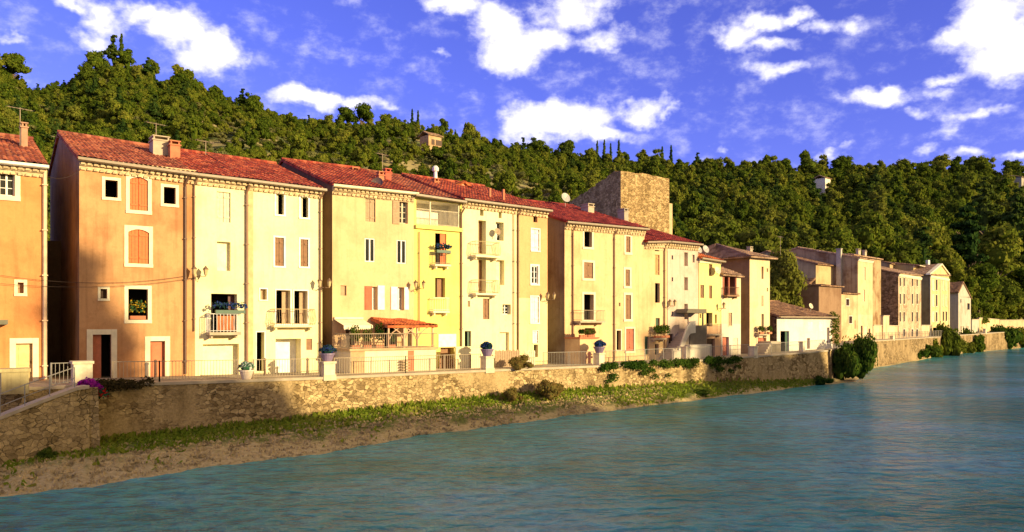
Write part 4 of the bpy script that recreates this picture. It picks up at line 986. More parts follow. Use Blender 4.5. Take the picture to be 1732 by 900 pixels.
H.chimney(995, 1005, 350, 5.0, CONC, deep=.9); H.chimney(1056, 1063, 358, 5.0, plain('grey_chimney', (.40, .34, .26), .9), deep=.8); H8 = H

# --- two narrow houses under dark red roofs
H = House('narrow pale ochre house with one orange shutter and a small plant balcony', 1090, 1128, 410, S8, T_WINE, yE2=409, rise=2.0, ridge=7)
H.op('dark', 1107.5, 418, 1115, 425, 0, dep=.3); H.op('shutter', 1108, 431, 1115.5, 465, 0, mat=plain('pale_orange_shutter', (.60, .30, .10))); H.op('dark', 1108, 479, 1116, 512, 0, dep=.25); H.op('dark', 1109, 538, 1116, 558, 0, mat=GREEN, mat2=.5)
H.op('darkdoor', 1089.5+1, 569, 1098, 600, 0, dep=.3, mat=GREEN, mat2=.6); H.op('darkdoor', 1108, 582, 1114, 600, 0)
H.build(); b = H.balcony(1100, 1127, 562, 572, .5, IRON); 
for k in range(3): H.flowers(b[1]+.3+k*.55, -.4, b[3]+.02, .5, .8, G_BUSH, 'leafy green plant crowding the small balcony of the narrow ochre house', 'pot_plant', group='plants on the narrow house balcony')
H.pipe(1123, 412, None, .05, COPPER); H9 = H
S9 = stucco('paint_grey_pink', (.62, .50, .40), stain=.35)
H = House('grey pink house with a stone staircase curving down from its first floor', 1129, 1181, 409, S9, T_WINE, yE2=414, rise=2.2, ridge=7)
H.op('panel', 1157.5, 427, 1163.5, 450, 0, dep=.4, mat=PALEW); H.op('dark', 1171, 431, 1175, 444, 0, mat=PALEW, mat2=.5); H.op('panel', 1157.5, 469, 1163.5, 491, 0, dep=.4, mat=PALEW); H.op('panel', 1157.5, 514, 1163.5, 540, 0, dep=.4, mat=PALEW)
H.op('dark', 1136, 432, 1138.5, 439, 0, dep=.1); H.op('dark', 1136, 469, 1138.5, 476, 0, dep=.1); H.op('dark', 1136, 527, 1138.5, 534, 0, dep=.1); H.op('darkdoor', 1130.5, 565, 1139, 598, 0, mat=DARKW, mat2=.8)
H.build(); H10 = H
# staircase thing: white base block, solid flight with curved parapet, small canopy
e = empty('outside_staircase', H.world(0, 0, 0), math.atan2(H.d.y, H.d.x), 'white outside staircase with curved parapet and dark canopy beside the grey pink house', 'staircase')
u0, u1 = H.u(1162, 1.4), H.u(1188, 1.6); zt = H.z(1175, 583, 1.6); m = MB(); m.box(u0, -1.7, -1, u1+1.0, -.01, zt); m.build('base_wall', stucco('limewash', (.66, .60, .48), stain=.3), e)
m = MB(); n = 12; zc = H.z(1175, 562, 1.0)
for i in range(n):
    a = u0+.6-i*.19; z_ = zc*(1-i/n); m.box(a-.19, -1.1, -.5, a-.004, -.02, max(.1, z_))
m.build('steps', CONC, e)
m = MB(); pts = [(u0+1.2, zc+.9), (u0+.6, zc+.85), (u0+.2, zc+.45), (u0-.2, zc-.35), (u0-.8, zc-1.4), (u0-1.5, .9)]
for (a, b) in zip(pts, pts[1:]): m.prism([(a[0], a[1]-.95), (a[0], a[1]), (b[0], b[1]), (b[0], max(-.4, b[1]-.95))], -1.25, -1.12)
m.build('parapet', stucco('limewash', (.66, .60, .48)), e)
m = MB(); m.prism([(u0+.2, zc+1.55), (u0+.4, zc+1.85), (u1+1.0, zc+1.85), (u1+1.0, zc+1.5)], -1.2, -.02); m.box(u1+.6, -1.15, zt, u1+.7, -1.05, zc+1.5); m.build('canopy', plain('dark_canopy', (.14, .12, .08), .8), e)
m = MB(); m.box(u0+.6, -1.2, zt+.003, u1+1.0, -1.1, zc+.55); m.build('balustrade', plain('dark_boards', (.16, .13, .09), .8), e)

# --- yellow, then cream, then tower house
S11 = stucco('paint_lemon', (.84, .70, .28), (.66, .42, .24), streetz(1190)+2.6, stain=.15)
H = House('lemon yellow house with pink ground floor and orange tiled roof', 1182, 1219, 437, S11, T_ORANGE, yE2=443, rise=2, ridge=7)
H.op('dark', 1199, 447, 1205, 467, 0, mat=BROWN, mat2=.5); H.op('shutter', 1184.5, 482, 1191, 504, 0, mat=BROWN); H.op('shutter', 1199.5, 483, 1204.5, 505, 0, mat=BROWN); H.op('niche', 1183, 531, 1186, 538, 0, dep=.1)
H.op('dark', 1194.5, 529, 1205, 552, 0, dep=.4); H.op('dark', 1209, 532, 1212.5, 547, 0); H.op('door', 1195.5, 573, 1209, 606, 0, mat=DARKW)
H.build(cornice='plain'); H.balcony(1193, 1221, 548, 565, .4, IRONL, CONC); H11 = H
S12 = stucco('paint_ivory', (.78, .66, .42), (.70, .64, .52), streetz(1230)+2.7, stain=.2)
H = House('ivory house with a wooden loggia tucked under its grey tiled roof', 1220, 1253, 465, S12, T_PALE, yE2=468, rise=2.2, ridge=6)
H.op('loggia', 1222, 467, 1245, 500, 0, dep=.2, mat=plain('loggia_brown', (.26, .13, .07))); H.op('shutter', 1232, 529, 1238, 551, 1, mat=TAUPE); H.op('door', 1222, 570, 1233, 605, 0, mat=REDWOOD); H.op('panel', 1240, 572, 1248, 603, 0, dep=.1, mat=PALEW)
H.build(cornice=None, gutter=None); H.balcony(1222, 1251, 486, 499, .5, IRON, BROWN)
m = MB(); 
for xx in (1223, 1232, 1244): m.box(H.u(xx), -.02, H.z(xx, 499), H.u(xx)+.14, .1, H.z(xx, 467))
m.box(H.u(1224), .5, H.z(1230, 499), H.u(1231), .56, H.z(1230, 467)); m.build('loggia_posts', REDWOOD, H.e); H12 = H
S13 = stucco('paint_old_ivory', (.80, .64, .38), stain=.3); S13b = stucco('tower_side', (.28, .17, .10), stain=.4)  # tower house side painted dark for its shade
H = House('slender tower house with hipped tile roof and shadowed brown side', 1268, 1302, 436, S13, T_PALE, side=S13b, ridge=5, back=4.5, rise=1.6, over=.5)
H.op('dark', 1288, 451, 1291.5, 472, 0, mat=TAUPE, mat2=.6); H.op('niche', 1297, 454, 1299, 460, 0, dep=.1); H.op('niche', 1297, 487, 1299, 493, 0, dep=.1); H.op('dark', 1288, 531, 1292, 562, 0, dep=.3); H.op('door', 1281, 571, 1296, 606, 2, mat=REDWOOD)
H.op('panel', 1288, 500, 1291.5, 518, 0, dep=.05, mat=TAUPE)
H.build(gable='hip', gutter=None, cornice=None); H.balcony(1277, 1301, 553, 565, .45, IRON, CONC); H13 = H
for k in range(2): H.flowers(H.u(1281+k*14), -.4, H.z(1288, 565), .5, .5, G_BUSH, 'dark green plant on the small balcony of the tower house', 'pot_plant', group='plants on the tower house balcony')
H.chimney(1269, 1273, 422, 3.0, CONC, deep=.4)
# small set-back house filling the gap
H = House('small shadowed stone annex with steps between the ivory house and the tower house', 1253.2, 1267.6, 492, S13b, T_PALE, off=-1.2, rise=1.0, ridge=3, back=2, name='annex', cat='annex')
H.op('dark', 1256, 528, 1264, 545, 0); H.op('darkdoor', 1256, 565, 1264, 600, 0); H.build(cornice=None, gutter=None)
m = MB()
for i in range(7): m.box(.1+i*.22, -2.4, -1, 2.4, -.02, .25+i*.22) if i < 5 else None
m.build('steps', CONC, H.e); H.balcony(1255, 1269, 519, 527, .5, IRON, CONC)

# --- low white house with a stone side
S14 = stucco('paint_white', (.82, .77, .66), stain=.22)
SIDE14 = stone('brown_stone', (.30, .20, .12), (.16, .10, .06), (.08, .05, .03), 3.0)
H = House('low whitewashed house with green door and wavy brown tile roof', 1314, 1408, 536, S14, T_BROWN, yE2=537, line=(1314, 18.75, 1408, 17.4), side=SIDE14, rise=1.5, ridge=6, back=4, z0=streetz(1320))
H.op('darkdoor', 1320, 560, 1335, 598, 0, dep=.3, mat=GREEN, mat2=.28); H.op('panel', 1367, 544, 1375, 560, 0, dep=.06, mat=WHITE); H.op('panel', 1385, 544, 1392, 560, 0, dep=.06, mat=WHITE); H.op('door', 1365, 572, 1370, 590, 0, mat=BROWN); H.op('niche', 1399, 554, 1403, 580, 0, dep=.2, mat=BROWN)
H.build(cornice=None, over=None) if False else H.build(cornice=None); H14 = H

# --- the dark tall group beyond the tree
LA = (1422, 13.6, 1476, 12.6)
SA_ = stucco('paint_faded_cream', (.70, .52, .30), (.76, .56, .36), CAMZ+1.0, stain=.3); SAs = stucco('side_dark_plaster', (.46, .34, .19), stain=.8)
H = House('tall narrow faded cream house beside the big dark gable wall', 1451, 1476, 437, SA_, T_PALE, line=LA, side=SAs, rise=1.8, ridge=8, back=4, z0=streetz(1470))
H.op('shutter', 1461, 452, 1464, 474, 0, mat=PALEW); H.op('shutter', 1460, 490, 1463, 510, 0, mat=PALEW); H.op('door', 1456, 551, 1459, 577, 0, mat=DARKW); H.op('panel', 1462, 552, 1467, 577, 0, dep=.1, mat=PALEW); H.op('door', 1469, 556, 1472, 577, 0, mat=DARKW)
H.build(cornice='plain', gutter=None); H15 = H
m = MB(); zt = H.eL; m.box(-.45, 2.0, 5.2, -.01, 2.6, zt+1.3); m.box(-.52, 1.95, zt+1.3, .05, 2.65, zt+1.4); m.build('flue_pipe', plain('grey_flue', (.46, .42, .34), .8), H.e)
S16 = stucco('paint_peach_wall', (.70, .48, .28), stain=.45)
H = House('lower peach annex with two small windows leaning on the tall narrow house', 1422, 1450.8, 497, S16, T_BROWN, line=LA, side=stucco('side_dark_annex', (.26, .16, .10), stain=.4), rise=.15, ridge=7, back=6, z0=streetz(1470), name='annex', cat='annex')  # annex side darkened in its colour to read as shaded
H.op('dark', 1431, 506, 1436, 517, 1, surm=WHITE); H.op('dark', 1436, 535, 1441, 547, 1, surm=WHITE); H.op('panel', 1445, 542, 1447, 556, 0, dep=.1, mat=TAUPE)
H.build(cornice=None, gutter=None); H16 = H
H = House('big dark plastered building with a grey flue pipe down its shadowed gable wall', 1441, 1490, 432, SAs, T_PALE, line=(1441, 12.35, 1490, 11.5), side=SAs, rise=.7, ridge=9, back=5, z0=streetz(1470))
H.build(cornice=None, gutter=None); H.chimney(1452, 1456, 424, 4, CONC, deep=.4); H.chimney(1463, 1466, 426, 5, CONC, deep=.4)
m = MB(); m.box(-.12, 3.5, 3.9, -.01, 3.6, 6.0); m.build('drain', COPPER, H.e); H17 = H
# lean-to building in front of the dark gable, facing left
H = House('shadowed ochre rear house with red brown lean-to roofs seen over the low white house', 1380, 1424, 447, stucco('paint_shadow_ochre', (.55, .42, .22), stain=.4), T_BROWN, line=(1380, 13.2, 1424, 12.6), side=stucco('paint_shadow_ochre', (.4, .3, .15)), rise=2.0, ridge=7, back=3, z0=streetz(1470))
H.build(cornice=None, gutter=None)
m = MB()
for (y, z, w_) in ((1.2, 5.3, .9), (3.0, 5.2, .8), (4.2, 6.8, .8)): m.box(-.05, y, z, -.004, y+w_, z+1.2)
m.build('side_windows', DARK, H.e); m = MB(); m.box(-.12, 2.9, 4.9, -.055, 3.9, 6.6); m.build('window_frame', TAUPE, H.e); m = MB(); tile_sheet(m, (-1.6, 0, 7.1), (-1.6, 4, 7.1), (.0, 4, 7.9), (0, 0, 7.9)); m.build('lean_to_roof', T_BROWN, H.e)
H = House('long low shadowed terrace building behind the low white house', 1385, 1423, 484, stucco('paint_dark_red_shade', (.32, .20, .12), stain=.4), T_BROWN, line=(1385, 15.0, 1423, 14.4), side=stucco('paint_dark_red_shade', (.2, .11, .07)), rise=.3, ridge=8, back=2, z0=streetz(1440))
H.build(cornice=None, gutter=None); m = MB(); m.box(-.06, 3.2, 3.4, -.004, 4.2, 4.3); m.build('side_window', DARK, H.e)

# --- stone factory house, pedimented house, grey gabled house
LB = (1519, 11.45, 1557, 10.45)
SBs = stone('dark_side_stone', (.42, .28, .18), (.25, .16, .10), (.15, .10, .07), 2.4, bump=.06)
SB = stone('pink_stone_front', (.62, .44, .30), (.46, .31, .20), (.40, .28, .18), 2.2, (.66, .50, .34), .6, .03)
H = House('long pink stone house with rows of narrow windows and dark rubble side', 1519.5, 1558, 463, SB, T_PALE, yE2=466, line=LB, side=SBs, rise=2.8, ridge=11, back=5, z0=streetz(1520))
for xx in (1522.5, 1529, 1543, 1551):
    H.op('dark', xx-1.1, 470, xx+1.1, 484, 1, surm=PALEW); H.op('dark', xx-1.1, 497, xx+1.1, 514, 1.4, surm=PALEW); H.op('dark', xx-1.1, 528, xx+1.1, 544, 1, surm=PALEW)
for xx in (1529, 1543, 1551): H.op('darkdoor', xx-1.4, 557, xx+1.4, 569, .8, surm=WHITE)
H.build(cornice='plain', gutter=None); H.chimney(1513, 1518, 446, 9, WHITE, cap=False); H18 = H
LC = (1573, 9.95, 1605, 9.15)
SC = stucco('paint_pediment', (.70, .54, .27), stain=.35); SCs = stucco('side_olive', (.42, .33, .15), stain=.4)  # side's shade put into a darker colour than the front
H = House('tall cream house crowned by a triangular pediment', 1573, 1605, 466, SC, T_PALE, yE2=467, line=LC, side=SCs, rise=.4, ridge=9, back=3, z0=streetz(1580))
for xx in (1578.5, 1584): 
    for (a, b) in ((473, 491), (499, 518), (528, 544)): H.op('shutter' if xx < 1582 else 'dark', xx-1.3, a, xx+1.3, b, .8, surm=WHITE, mat=WHITE if xx < 1582 else None)
for xx in (1595.5, 1600.5):
    for (a, b, k) in ((473, 491, 'panel'), (499, 518, 'panel'), (527, 543, 'dark')): H.op(k, xx-1.2, a, xx+1.2, b, .8, surm=PALEW, mat=PALEW if k == 'panel' else None, dep=.1 if k == 'panel' else .3)
H.op('dark', 1578, 554, 1592, 567, 0, mat=GREEN, mat2=.5)
H.build(cornice='plain', gutter=None)
m = MB(); m.prism([(-.3, H.eL+.1), (H.w+.3, H.eR+.1), (H.w*.58, H.eL+2.3)], .1, .5); m.build('pediment', SC, H.e)
m = MB(); m.prism([(-.5, H.eL+.1), (-.3, H.eL+.35), (H.w*.58, H.eL+2.55), (H.w*.58, H.eL+2.3)], -.15, .55); m.prism([(H.w+.5, H.eR+.1), (H.w+.3, H.eR+.35), (H.w*.58, H.eL+2.55), (H.w*.58, H.eL+2.3)], -.15, .55); m.build('pediment_moulding', CREAMT, H.e)
m = MB(); tile_sheet(m, (-.4, .6, H.eL+.2), (-.4, 9, H.eL+.2), (H.w*.58, 9, H.eL+2.4), (H.w*.58, .6, H.eL+2.4)); tile_sheet(m, (H.w+.4, .6, H.eL+.2), (H.w+.4, 9, H.eL+.2), (H.w*.58, 9, H.eL+2.4), (H.w*.58, .6, H.eL+2.4)); m.build('gable_roof', T_PALE, H.e)
m = MB(); m.box(-.12, -.12, -1, .25, .002, H.eL-.4); m.box(H.w*.5, -.12, -1, H.w*.5+.3, -.003, H.eL-.4); m.box(H.w-.3, -.12, -1, H.w+.08, -.003, H.eL-.4); m.build('pilaster', CREAMT, H.e)
H = House('dark rear house with pale flat eaves left of the pedimented house', 1545, 1571, 449, SCs, T_BROWN, line=(1545, 9.6, 1571, 9.1), rise=1.2, ridge=8, back=4, z0=streetz(1560), over=.9); H.build(cornice='plain', gutter=PALEW); H.chimney(1570, 1573, 440, 5, WHITE, cap=False)
H = House('brown roofed rear house with a chimney behind the pink stone house', 1505, 1536, 446, SAs, T_BROWN, line=(1505, 9.6, 1536, 8.9), rise=2.2, ridge=8, back=4, z0=streetz(1520)); H.build(cornice=None, gutter=None); H.chimney(1510, 1513, 436, 5, CONC)
LD = (1621, 8.75, 1642, 8.3)
S19 = stucco('paint_grey_gable', (.50, .46, .38), stain=.4)
H = House('grey gabled house at the far end of the row beside the long wall', 1621, 1642, 502, S19, T_BROWN, yE2=502, line=LD, side=stucco('side_tan', (.34, .22, .13)), rise=.01, ridge=10, back=.5, z0=streetz(1620))
H.op('dark', 1625, 552, 1630, 566, 0, mat=PALEW, mat2=.4); H.op('dark', 1634, 552, 1638, 566, 0, mat=PALEW, mat2=.4); H.op('dark', 1624.5, 490+16, 1626, 512, 0)
H.op('dark', 1636, 513, 1640, 524, .5)
H.build(cornice=None, gutter=None, gable='none')
m = MB(); w_, e_ = H.w, H.eL; P_ = [(0, -1.5), (w_, -1.5), (w_, e_), (w_*.33, e_+2.9), (0, e_+1.0)]
m.quad(*[(a, 10, b) for a, b in P_][::-1]); m.quad((0, 0, -1.5), (0, 0, e_+1.0), (0, 10, e_+1), (0, 10, -1.5)); m.quad((w_, 0, -1.5), (w_, 10, -1.5), (w_, 10, e_), (w_, 0, e_)); m.quad((0, 0, e_), (w_, 0, e_), (w_*.33, 0, e_+2.9), (0, 0, e_+1.0))
m.build('gable', S19, H.e); m = MB(); tile_sheet(m, (-.5, -.2, e_+.8), (-.5, 10.2, e_+.8), (w_*.33, 10.2, e_+3), (w_*.33, -.2, e_+3)); tile_sheet(m, (w_+.3, -.2, e_-.1), (w_+.3, 10.2, e_-.1), (w_*.33, 10.2, e_+3), (w_*.33, -.2, e_+3)); m.build('gable_roof', T_BROWN, H.e)

# --- long walls by the far road, low wall between houses
def low_wall(label, x0, p0, x1, p1, yt0, yt1, mat, th=.35, cap=None, yb=-1.0):
    a, b = pt(x0, p0), pt(x1, p1); z0 = streetz((x0+x1)/2); d = (b-a); Ln = d.length
    e = empty('garden_wall', (a.x, a.y, z0), math.atan2(d.y, d.x), label, 'wall'); za, zb = zat(yt0, p0)-z0, zat(yt1, p1)-z0
    m = MB(); m.prism([(0, yb), (Ln, yb), (Ln, zb), (0, za)], 0, th); m.build('masonry', mat, e)
    m = MB(); m.prism([(-.05, za+.003), (Ln+.05, zb+.003), (Ln+.05, zb+.14), (-.05, za+.14)], -.06, th+.06); m.build('coping', cap or CONC, e); return e
WL = stucco('wall_peach', (.66, .46, .28), stain=.45)
low_wall('pale block wall just right of the grey gabled house', 1644, 8.25, 1656, 8.0, 541, 541, S19)
low_wall('long peach garden wall beyond the grey gabled house', 1656.5, 7.95, 1690, 7.5, 538, 541, stucco('wall_cream', (.70, .54, .30), stain=.45))
low_wall('farthest garden wall running out of the picture on the right', 1690.5, 7.45, 1830, 6.4, 542, 541, WL)
low_wall('low pale wall between the faded cream house and the pink stone house', 1477, 12.55, 1518.5, 11.5, 551, 552, stucco('wall_cream2', (.74, .58, .36), stain=.3))
low_wall('square pale gate pier standing on the low wall by the pink stone house', 1494, 12.2, 1504, 11.9, 535, 535, stucco('wall_cream2', (.74, .58, .36)))
low_wall('low wall closing the gap under the pedimented house side', 1558.5, 10.4, 1572.5, 10.0, 551, 551, stucco('wall_cream2', (.74, .58, .36)))

# --- stone tower ruin
TW = stone('tower_stone', (.58, .41, .20), (.42, .28, .13), (.19, .12, .055), 3.2, bump=.10); TWd = TW
a = pt(1050, 17.0); k = (1132-CX)/F; t_ = (k*a.y-a.x)/(DX-k*DY)
e = empty('stone_tower', (a.x, a.y, 3), math.atan2(DY, DX), 'ruined square tower of rough stone rising behind the roofs', 'tower')
zt = zat(288, 17.0)-3; zl = zat(342, F/(a.y+.807*7.5))-3; m = MB(); rr = random.Random(4); n = 14
tops = [zt+rr.uniform(-.08, .08) for _ in range(n+1)]
for i in range(n): m.prism([(t_*i/n, -3), (t_*(i+1)/n, -3), (t_*(i+1)/n, tops[i+1]), (t_*i/n, tops[i])], 0, .8)
for i in range(12):
    y0, y1 = .8+7.0*i/12, .8+7.0*(i+1)/12; f0, f1 = i/12, (i+1)/12; z_0 = zt+(zl-zt)*f0+rr.uniform(-.12, .12); z_1 = zt+(zl-zt)*f1+rr.uniform(-.12, .12)
    m.quad((0, y1, -3), (0, y0, -3), (0, y0, z_0), (0, y1, z_1)); m.quad((.8, y0, -3), (.8, y1, -3), (.8, y1, z_1), (.8, y0, z_0)); m.quad((0, y0, z_0), (.8, y0, z_0), (.8, y1, z_1), (0, y1, z_1))
m.quad((0, 7.8, -3), (.8, 7.8, -3), (.8, 7.8, zl), (0, 7.8, zl)); m.quad((t_, .8, -3), (t_, 7, -3), (t_, 7, zt*.8), (t_, .8, zt))
m.build('masonry', TW, e)
m = MB(); m.box(t_+.003, .6, -3, t_+1.15, 3.5, zat(337, 16.5)-3); m.build('buttress', stucco('buttress_render', (.58, .43, .25), stain=.4), e)
# pink dormer gable behind the cream houses
H = House('small pink gabled dormer house peeping over the red roofs', 765, 803, 321, stucco('paint_pink', (.72, .36, .22)), T_RED, line=(765, 23.0, 803, 22.5), rise=.01, ridge=4, back=.5); w_, e_ = H.w, H.eL
H.build(cornice=None, gutter=None, gable='none'); m = MB(); m.quad((0, 0, e_), (w_, 0, e_), (w_/2, 0, e_+.65)); m.box(w_/2-.07, -.01, e_+.1, w_/2+.07, .02, e_+.25); m.quad((0,0,-1),(0,0,e_),(0,4,e_),(0,4,-1)); m.build('gable', H.wall, H.e)
m = MB(); tile_sheet(m, (-.3, -.2, e_-.05), (-.3, 4, e_-.05), (w_/2, 4, e_+.7), (w_/2, -.2, e_+.7)); tile_sheet(m, (w_+.3, -.2, e_-.05), (w_+.3, 4, e_-.05), (w_/2, 4, e_+.7), (w_/2, -.2, e_+.7)); m.build('roof', T_ORANGE, H.e)

# --- small houses up on the hillside
def hill_house(x, t, w, d, h, label, mat, rise=1.0):
    P = hill(x, t); e = empty('hillside_house', P+Vector((0, -3, -.3)), R(42), label, 'house'); m = MB(); m.box(-w/2, 0, -1, w/2, d, h); o = m.build('wall', mat, e)
    m = MB()
    for f in (-.28, .05, .3): m.box(w*f, -.03, h*.4, w*f+.9, -.004, h*.75)
    m.build('window', DARKW, e); m = MB(); tile_sheet(m, (-w/2-.4, -.4, h), (w/2+.4, -.4, h), (w/2+.4, d/2, h+rise), (-w/2-.4, d/2, h+rise)); tile_sheet(m, (w/2+.4, d+.4, h), (-w/2-.4, d+.4, h), (-w/2-.4, d/2, h+rise), (w/2+.4, d/2, h+rise)); m.build('roof', T_PALE, e)
HH = [(738, .72, 3.6, 3.4, 3.6, 'small ochre farmhouse among the trees high on the slope above the yellow house', stucco('farm_ochre', (.55, .36, .20))),
 (1394, .80, 3.6, 4, 8.0, 'bright cream house wall showing through the trees on the right hillside', stucco('farm_cream', (.86, .80, .62))),
 (1727, .84, 12, 7, 6.5, 'grey house among the trees at the right edge of the ridge', stucco('farm_grey', (.36, .33, .26)))]
for q in HH: hill_house(*q)
# ------------------------------------------------------------ terrace with awning and pergola
H = H4; e = empty('terrace', H.world(0, 0, 0), math.atan2(H.d.y, H.d.x), 'raised cream terrace with railings in front of the beige house', 'terrace')
tu0, tu1, dep = H.u(563), H.u(740, 2.2), 2.2; zt = H.z(640, 590, 2.2)
c_ = MB(); c_.box(tu0+.1, -dep, -1, tu1-.1, -.01, zt-.1); c_.build('retaining_wall', stucco('terrace_render', (.84, .74, .48), stain=.15), e)
m = MB(); m.box(tu0, -dep-.1, zt-.097, tu1, -.01, zt+.03); m.build('slab', plain('terrace_edge', (.50, .34, .18), .8), e)
ul = H.u(617, 2.2); m = MB(); m.box(tu0+.12, -dep-.012, -1, ul, -dep-.002, zt-.1); m.build('lower_panel', plain('tan_panel', (.50, .33, .17), .85), e)
m = MB()
for a, b in (((tu0+.05, -dep), (tu1-.05, -dep)), ((tu0+.05, -dep), (tu0+.05, -.05))):
    Ln = math.hypot(b[0]-a[0], b[1]-a[1]); n = int(Ln/.13)
    for i in range(n+1): X, Y = a[0]+(b[0]-a[0])*i/n, a[1]+(b[1]-a[1])*i/n; m.tube([(X, Y, zt), (X, Y, zt+.85)], .013, 4, False)
    m.tube([(*a, zt+.85), (*b, zt+.85)], .025, 4); m.tube([(*a, zt+.1), (*b, zt+.1)], .018, 4)
m.build('railing', IRONL, e)
m = MB(); m.box(H.u(690, 2.2), -dep-.02, .0, H.u(700, 2.2), -dep-.002, zt-.15); m.build('cellar_door', TERRA, e)
m = MB()
for i in range(4): m.box(H.u(676, 2.2), -dep-.35, .1+i*.16, H.u(688, 2.2), -dep-.02, .16+i*.16)
tag(m.build('wooden_pallet', TAUPE, loc=None), 'stacked wooden crate slats by the terrace wall', 'crate')
o = bpy.data.objects['wooden_pallet']; o.matrix_world = H.e.matrix_basis.copy(); 
# pergola with tiled canopy
e = empty('pergola', H.world(0, 0, 0), math.atan2(H.d.y, H.d.x), 'wooden pergola with arched braces and orange tiled canopy on the terrace', 'pergola')
pu0, pu1 = H.u(647, 1.4), H.u(735, 2.2); zh = H.z(690, 554, 2.1)
m = MB()
for f in (0, .33, .62, .97):
    X = pu0+(pu1-pu0)*f; m.box(X, -2.1, zt, X+.09, -2.0, zh)
    if f < .9:
        for sgn in (1, -1):
            if f == 0 and sgn < 0: continue
            m.tube([(X+.045, -2.05, zh-.75), (X+.045+sgn*.25, -2.05, zh-.3), (X+.045+sgn*.7, -2.05, zh)], .035, 5)
m.box(pu0-.1, -2.12, zh, pu1+.1, -1.98, zh+.12); m.build('timber_frame', plain('pink_timber', (.62, .40, .25), .7), e)
m = MB(); tile_sheet(m, (pu0-.1, -2.25, zh+.08), (pu1+.2, -2.25, zh+.08), (pu1-1.0, -.03, zh+.5), (pu0-.1, -.03, zh+.5)); m.build('tiled_canopy', T_ORANGE, e)
# cloth awning
e = empty('awning', H.world(0, 0, 0), math.atan2(H.d.y, H.d.x), 'cream scalloped awning over the left end of the terrace', 'awning')
a0, a1 = H.u(568, .3), H.u(632, 1.5); zh = H.z(600, 540, .3); m = MB()
m.quad((a0, -.02, zh), (a1, -.02, zh), (a1, -1.4, zh-.35), (a0, -1.4, zh-.35)); n = 14
for i in range(n):
    X0, X1 = a0+(a1-a0)*i/n, a0+(a1-a0)*(i+1)/n; m.quad((X0, -1.4, zh-.35), (X1, -1.4, zh-.35), (X1, -1.41, zh-.52), ((X0+X1)/2, -1.41, zh-.62), (X0, -1.41, zh-.52))
m.build('cloth', plain('cream_canvas', (.84, .74, .52), .9), e); m = MB(); m.box(a0, -.14, zh+.003, a1, -.012, zh+.12); m.build('roller_box', CREAMT, e)
# potted greenery on terrace
for i in range(4):
    H.flowers(tu0+.6+i*.75, -1.7, zt+.03, .5, [1.1, .9, 1.2, .8][i], G_BUSH, 'leafy shrub in a pot behind the left railing of the terrace', 'pot_plant', group='shrubs on the terrace')
# low panels/fences by the yellow and cream houses
def street_box(name, H, x0, x1, yt, off, mat, label, cat, th=.15, slats=0):
    u0, u1 = H.u(x0, off), H.u(x1, off); zt_ = H.z((x0+x1)/2, yt, off); e = empty(name, H.world(0, 0, 0), math.atan2(H.d.y, H.d.x), label, cat); m = MB()
    if slats:
        n = int((u1-u0)/slats)
        for i in range(n): a = u0+(u1-u0)*i/n; m.box(a, -off, -.3, a+slats*.8, -off+.04, zt_-(.05 if i % 2 else 0))
        m.box(u0, -off+.041, zt_*.25, u1, -off+.07, zt_*.32); m.box(u0, -off+.041, zt_*.78, u1, -off+.07, zt_*.85)
    else: m.box(u0, -off, -.5, u1, -off+th, zt_); m.box(u0-.04, -off-.04, zt_+.003, u1+.04, -off+th+.04, zt_+.08)
    m.build('panel', mat, e); return e
street_box('garden_wall', H6, 771, 831, 588, 1.6, S2, 'smooth cream yard wall in front of the cream house with balconies', 'wall')
street_box('board_fence', H6, 838, 880, 592, 1.5, TAUPE, 'weathered board fence right of the cream yard wall', 'fence', slats=.14)
street_box('board_fence', H7, 887, 906, 592, 1.3, PALEW, 'short board fence in front of the apricot house', 'fence', slats=.14)
street_box('slatted_gate', H5, 744, 770, 606, .6, BROWN, 'low brown slatted gate at the foot of the yellow house', 'gate', slats=.16)

# ------------------------------------------------------------ quay furniture
QD = Vector((.787, .617, 0)).normalized(); QN = Vector((QD.y, -QD.x, 0))
def q_at(x, inset=.25): P = pt(x, quayP(x), streetz(x)); return P-QN*inset
def pedestal(x, h, w, label, wide=1.15):
    P = q_at(x); e = empty('stone_pedestal', P, math.atan2(QD.y, QD.x), label, 'pedestal'); m = MB(); m.box(-w/2, -w/2, -.2, w/2, w/2, h-.12); m.build('shaft', plain('pedestal_stone', (.72, .62, .44), .85, scale=4), e)
    m = MB(); a = w*wide/2; m.box(-a, -a, h-.117, a, a, h); m.box(-a*.98, -a*.98, -.2, a*.98, a*.98, .1); m.build('cap', plain('pedestal_cap', (.62, .52, .36), .85), e); return P+Vector((0, 0, h))
def flower_pot(P, r, h, mat, potm, label, seed, group=None, leaf=.05):
    e = empty('flower_pot', P, 0, label, 'flower pot', group); m = MB(); m.lathe([(r*.55, 0), (r*.62, .04), (r*.9, h*.8), (r*1.0, h*.85), (r*1.0, h), (r*.85, h), (r*.8, h*.85)], 18); m.build('pot', potm, e, smooth=False)
    rs = np.random.RandomState(seed); Q = [core_quads(rs, (0, 0, h*1.25), (r*.8, r*.8, r*.55))]
    for i in range(16):
        a = rs.uniform(0, 6.28); q = rs.uniform(.1, .85)*r; Q.append(leaf_cloud(rs, (math.cos(a)*q, math.sin(a)*q, h*1.15+r*.55*(1-(q/r)**2)*rs.uniform(.6, 1.2)), (r*.42,)*3, 110, leaf, up=.5))
    me = quads_mesh('flowers', Q, mat); o = bpy.data.objects.new('flowers', me); C.objects.link(o); o.parent = e
POTV = plain('violet_pot', (.22, .16, .26), .5); POTW = plain('pale_pot', (.72, .58, .46), .7)
P = pedestal(557, .80, .62, 'pale stone pedestal carrying a blue flower pot in front of the terrace'); flower_pot(P, .40, .42, FL_BLUE, POTV, 'violet pot of blue flowers on the pedestal left of the terrace', 1)
